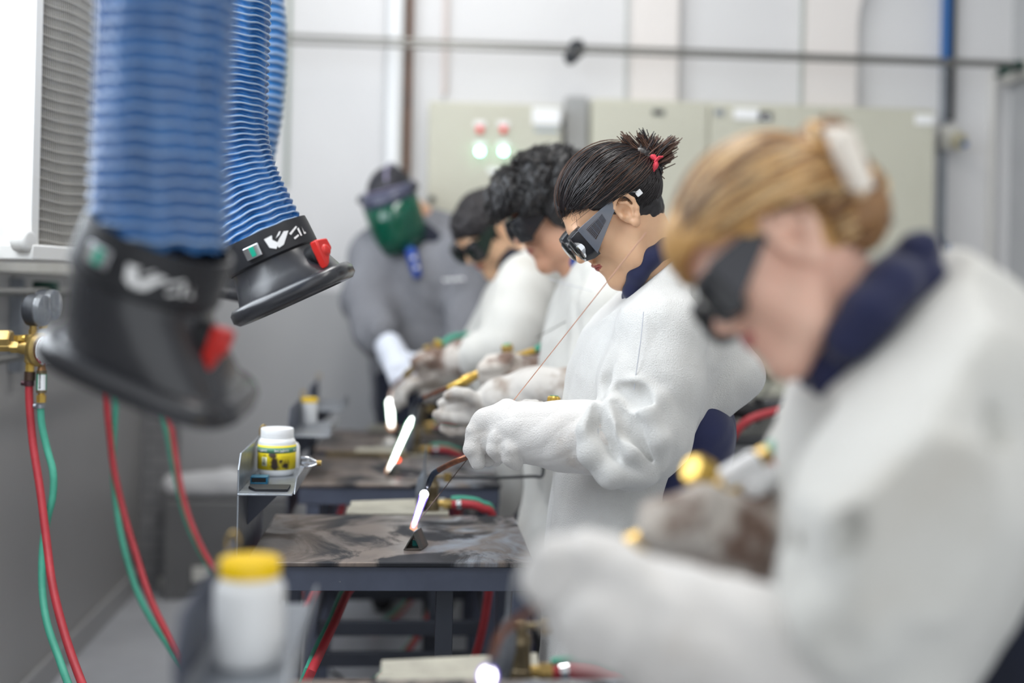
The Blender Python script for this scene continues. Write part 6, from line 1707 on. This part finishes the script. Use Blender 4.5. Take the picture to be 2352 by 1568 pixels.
def tent(px0, py0, w, hh, ln, D, label, dy=0):
    a = atZ(px0, py0, TZ + .0008); x0, y0 = a.x, a.y
    t = thing('work_piece', label, 'work piece', (x0, y0, TZ), 'folded steel work pieces on the tables')
    ox = ln * .28; th = .0026
    def sec(xo, y): return [Vector((x0 + xo, y, TZ + .0008)), Vector((x0 + w + xo, y, TZ + .0008)), Vector((x0 + w * .56 + xo, y, TZ + hh))]
    o0, o1 = sec(0, y0), sec(ox, y0 + ln)
    c0 = sum(o0, Vector()) / 3; c1 = sum(o1, Vector()) / 3; f = 1 - th * 3.6 / hh
    i0 = [c0 + (q - c0) * f for q in o0]; i1 = [c1 + (q - c1) * f for q in o1]
    MB()._add(o0 + o1 + i0 + i1, [(0, 1, 4, 3), (1, 2, 5, 4), (2, 0, 3, 5), (6, 9, 10, 7), (7, 10, 11, 8), (8, 11, 9, 6)] +
        [(k, 6 + k, 6 + (k + 1) % 3, (k + 1) % 3) for k in range(3)] + [(3 + k, 3 + (k + 1) % 3, 9 + (k + 1) % 3, 9 + k) for k in range(3)]).build('folded_plate', M_['wp'], t, .0006)
    MB().box((x0 + ox * .55 + .010, y0 + ln * .5, TZ + .0036), (x0 + ox * .55 + w - .014, y0 + ln * .52, TZ + hh * .42)).build('teal_inset', M_['teal'], t)  # teal block set inside the fold to colour its interior
    MB().tube([o0[2] + Vector((0, .002 , .0)), o0[2].lerp(o1[2], .5) + Vector((0, 0, .0005))], .0016, 8).build('weld_bead', M_['zinc'], t)
    return o0[2]
tent(926, 1263, .037, .037, .055, 2.6, 'triangular folded steel work piece under the violet white flame')
tent(884, 1092, .034, .030, .05, 3.5, 'triangular folded steel work piece under the long flame on the second table')
tent(893, 1000, .034, .028, .05, 4.5, 'triangular folded steel work piece on the farthest table')

# torch of the curly haired man
t = thing('brazing_torch', 'brass brazing torch with a long yellow white flame held by the curly haired man', 'torch', at(1100, 858, 3.24))
MB().tube(px((1226, 806, 3.33), (1180, 822, 3.30), (1120, 848, 3.24)), .0105, 10).build('handle', M_['brassy'], t)
MB().tube(px((1112, 852, 3.235), (1085, 865, 3.225), (1082, 867, 3.224), (1062, 876, 3.215), (1060, 877, 3.214), (1034, 889, 3.205), (1026, 892, 3.20)), [.011, .0115, .014, .014, .0105, .009, .006], 10).build('mixer', M_['brassy'], t)
MB().tube(spline(px((1030, 890, 3.20), (1000, 902, 3.23), (974, 912, 3.27)), 5), .0058, 12).build('tip_tube', M_['copper'], t)
MB().tube(spline(px((975, 911, 3.27), (962, 920, 3.29), (954, 935, 3.33), (949, 953, 3.38)), 5), .006, 12).build('tip_bend', M_['copperdark'], t)
knob(t, at(1166, 808, 3.27), (-.15, -.2, 1), .015, .020, M_['brass'], M_['green'])
knob(t, at(1178, 822, 3.27), (.1, -1, .2), .012, .018, M_['brassy'], None)
flame(t, at(946, 960, 3.40), at(892, 1082, 3.54), .0078, .0045, FGR, None)
MB().ell(at(914, 1056, 3.55), (.007, .007, .006)).build('glowing_spot', FRED, t)
MB().tube(spline(px((1226, 806, 3.33), (1250, 792, 3.35), (1300, 790, 3.45), (1420, 900, 3.6), (1440, 1200, 3.65)) + [Vector((.5, 3.7, .02))], 8), .0085, 10).build('green_hose', M_['greenhose'], t)
MB().tube(spline(px((1222, 812, 3.34), (1250, 802, 3.37), (1300, 802, 3.48), (1410, 915, 3.63), (1430, 1200, 3.68)) + [Vector((.48, 3.75, .02))], 8), .0085, 10).build('red_hose', M_['redhose'], t)
tag(MB().cyl(at(1232, 775, 3.2), at(1300, 738, 3.0), .0012, seg=8).build('filler_rod', mat('grey_filler_wire', '7C7A74', .4, .5)), 'short grey filler rod in front of the chest of the curly haired man', 'rod')

# torch of the young man at the farthest table
t = thing('brazing_torch', 'farthest brass brazing torch, guided by the gloved hands above the farthest table', 'torch', at(985, 815, 3.95))
MB().tube(px((1012, 795, 3.92), (975, 825, 3.90), (930, 862, 3.95)), .0115, 10).build('handle', M_['brass'], t)
MB().tube(spline(px((930, 862, 3.95), (910, 880, 4.1), (899, 895, 4.25), (896, 910, 4.38)), 5), .006, 10).build('tip_tube', M_['copper'], t)
knob(t, at(985, 808, 3.88), (-.3, -.2, 1), .014, .022, M_['brass'], None)
knob(t, at(1004, 796, 3.90), (.3, -.2, 1), .013, .022, M_['brassy'], M_['green'])
flame(t, at(895, 918, 4.42), at(899, 980, 4.50), .0095, .0070, FGR, None)
MB().tube(spline(px((1012, 795, 3.92), (1035, 776, 3.95), (1065, 772, 4.0), (1085, 790, 4.1), (1200, 1000, 4.3)) + [Vector((.6, 4.4, .02))], 8), .010, 10).build('green_hose', M_['greenhose'], t)
tag(MB().box((-.1, 4.12, TZ + .0005), (.16, 4.20, TZ + .006)).build('steel_bar', M_['framed'], None, .001), 'dark flat steel bar lying on the farthest table', 'bar')
tag(MB().box((-.28, 3.88, TZ + .0005), (-.02, 3.90, TZ + .016)).build('steel_strip', M_['bronze'], None, .001), 'pale steel strip lying along the far edge of the second table', 'strip')

# foreground torch
t = thing('brazing_torch', 'blurred brass torch with two white valves held in the stained foreground glove', 'torch', at(1660, 1160, 1.38))
MB().tube(px((1672, 1158, 1.37), (1600, 1190, 1.355), (1520, 1222, 1.34), (1440, 1257, 1.33)), [.013, .0135, .0135, .0135], 8).build('handle', M_['brassy'], t)
MB().tube(px((1440, 1257, 1.33), (1380, 1285, 1.32), (1330, 1310, 1.31)), [.010, .009, .007], 8).build('mixer', M_['brassy'], t)
MB().tube(spline(px((1330, 1310, 1.31), (1250, 1380, 1.33), (1185, 1425, 1.38), (1150, 1455, 1.42), (1132, 1500, 1.46)), 6), .0052, 12).build('tip_tube', M_['copper'], t)
MB().tube(px((1632, 1105, 1.37), (1640, 1150, 1.375), (1690, 1165, 1.38)), [.014, .018, .016], 12).tube(px((1650, 1150, 1.37), (1690, 1115, 1.39)), .012, 10).build('valve_block', M_['brassy'], t)
knob(t, at(1630, 1098, 1.365), at(1598, 1080, 1.355) - at(1630, 1098, 1.365), .017, .030, M_['brassy'], None)
knob(t, at(1662, 1165, 1.365), at(1672, 1185, 1.34) - at(1662, 1160, 1.365), .017, .026, M_['brassy'], None)
MB().tube(px((1648, 1112, 1.38), (1655, 1108, 1.38), (1735, 1060, 1.40), (1742, 1056, 1.40)), [.009, .0145, .0145, .010], 16).build('check_valve', M_['whitep'], t)
MB().tube(px((1708, 1132, 1.38), (1714, 1128, 1.38), (1785, 1082, 1.40), (1790, 1079, 1.40)), [.009, .0145, .0145, .010], 16).build('check_valve', M_['whitep'], t)
MB().tube(px((1778, 1086, 1.398), (1790, 1079, 1.40)), .0150, 16).build('red_band', mat('coral_band_2', 'E2564A', .4), t)
MB().tube(px((1740, 1057, 1.40), (1762, 1044, 1.405)), .0125, 8).build('hose_nut', M_['brass'], t)
MB().tube(px((1790, 1079, 1.40), (1812, 1064, 1.405)), .0130, 8).build('hose_nut', M_['brass'], t)
MB().tube(spline(px((1760, 1045, 1.405), (1790, 1028, 1.41), (1830, 1014, 1.42), (1950, 1030, 1.47)) + [Vector((.72, 1.75, .7)), Vector((.7, 1.9, .02))], 8), .0115, 12).build('green_hose', M_['greenhose'], t)
MB().tube(spline(px((1810, 1065, 1.405), (1830, 1055, 1.41), (1870, 1050, 1.42), (1960, 1070, 1.46)) + [Vector((.74, 1.72, .7)), Vector((.72, 1.85, .02))], 8), .0105, 12).build('red_hose', M_['redhose'], t)
MB().ell(at(1120, 1552, 1.5), (.0095, .0095, .011), seg=20, rings=14).build('flame_cone', FWH, t, ang=180)
MB().ell(at(1120, 1552, 1.5), (.0125, .0125, .014), seg=20, rings=14).build('flame_envelope', FVI, t, ang=180)
MB().tube(px((1120, 1555, 1.5), (1114, 1590, 1.52)), [.008, .004], 14).build('flame_core', FWH, t, ang=180)
MB().tube(px((1132, 1500, 1.46), (1124, 1534, 1.49)), [.0052, .0035], 12).build('tip_nozzle', M_['copperdark'], t)
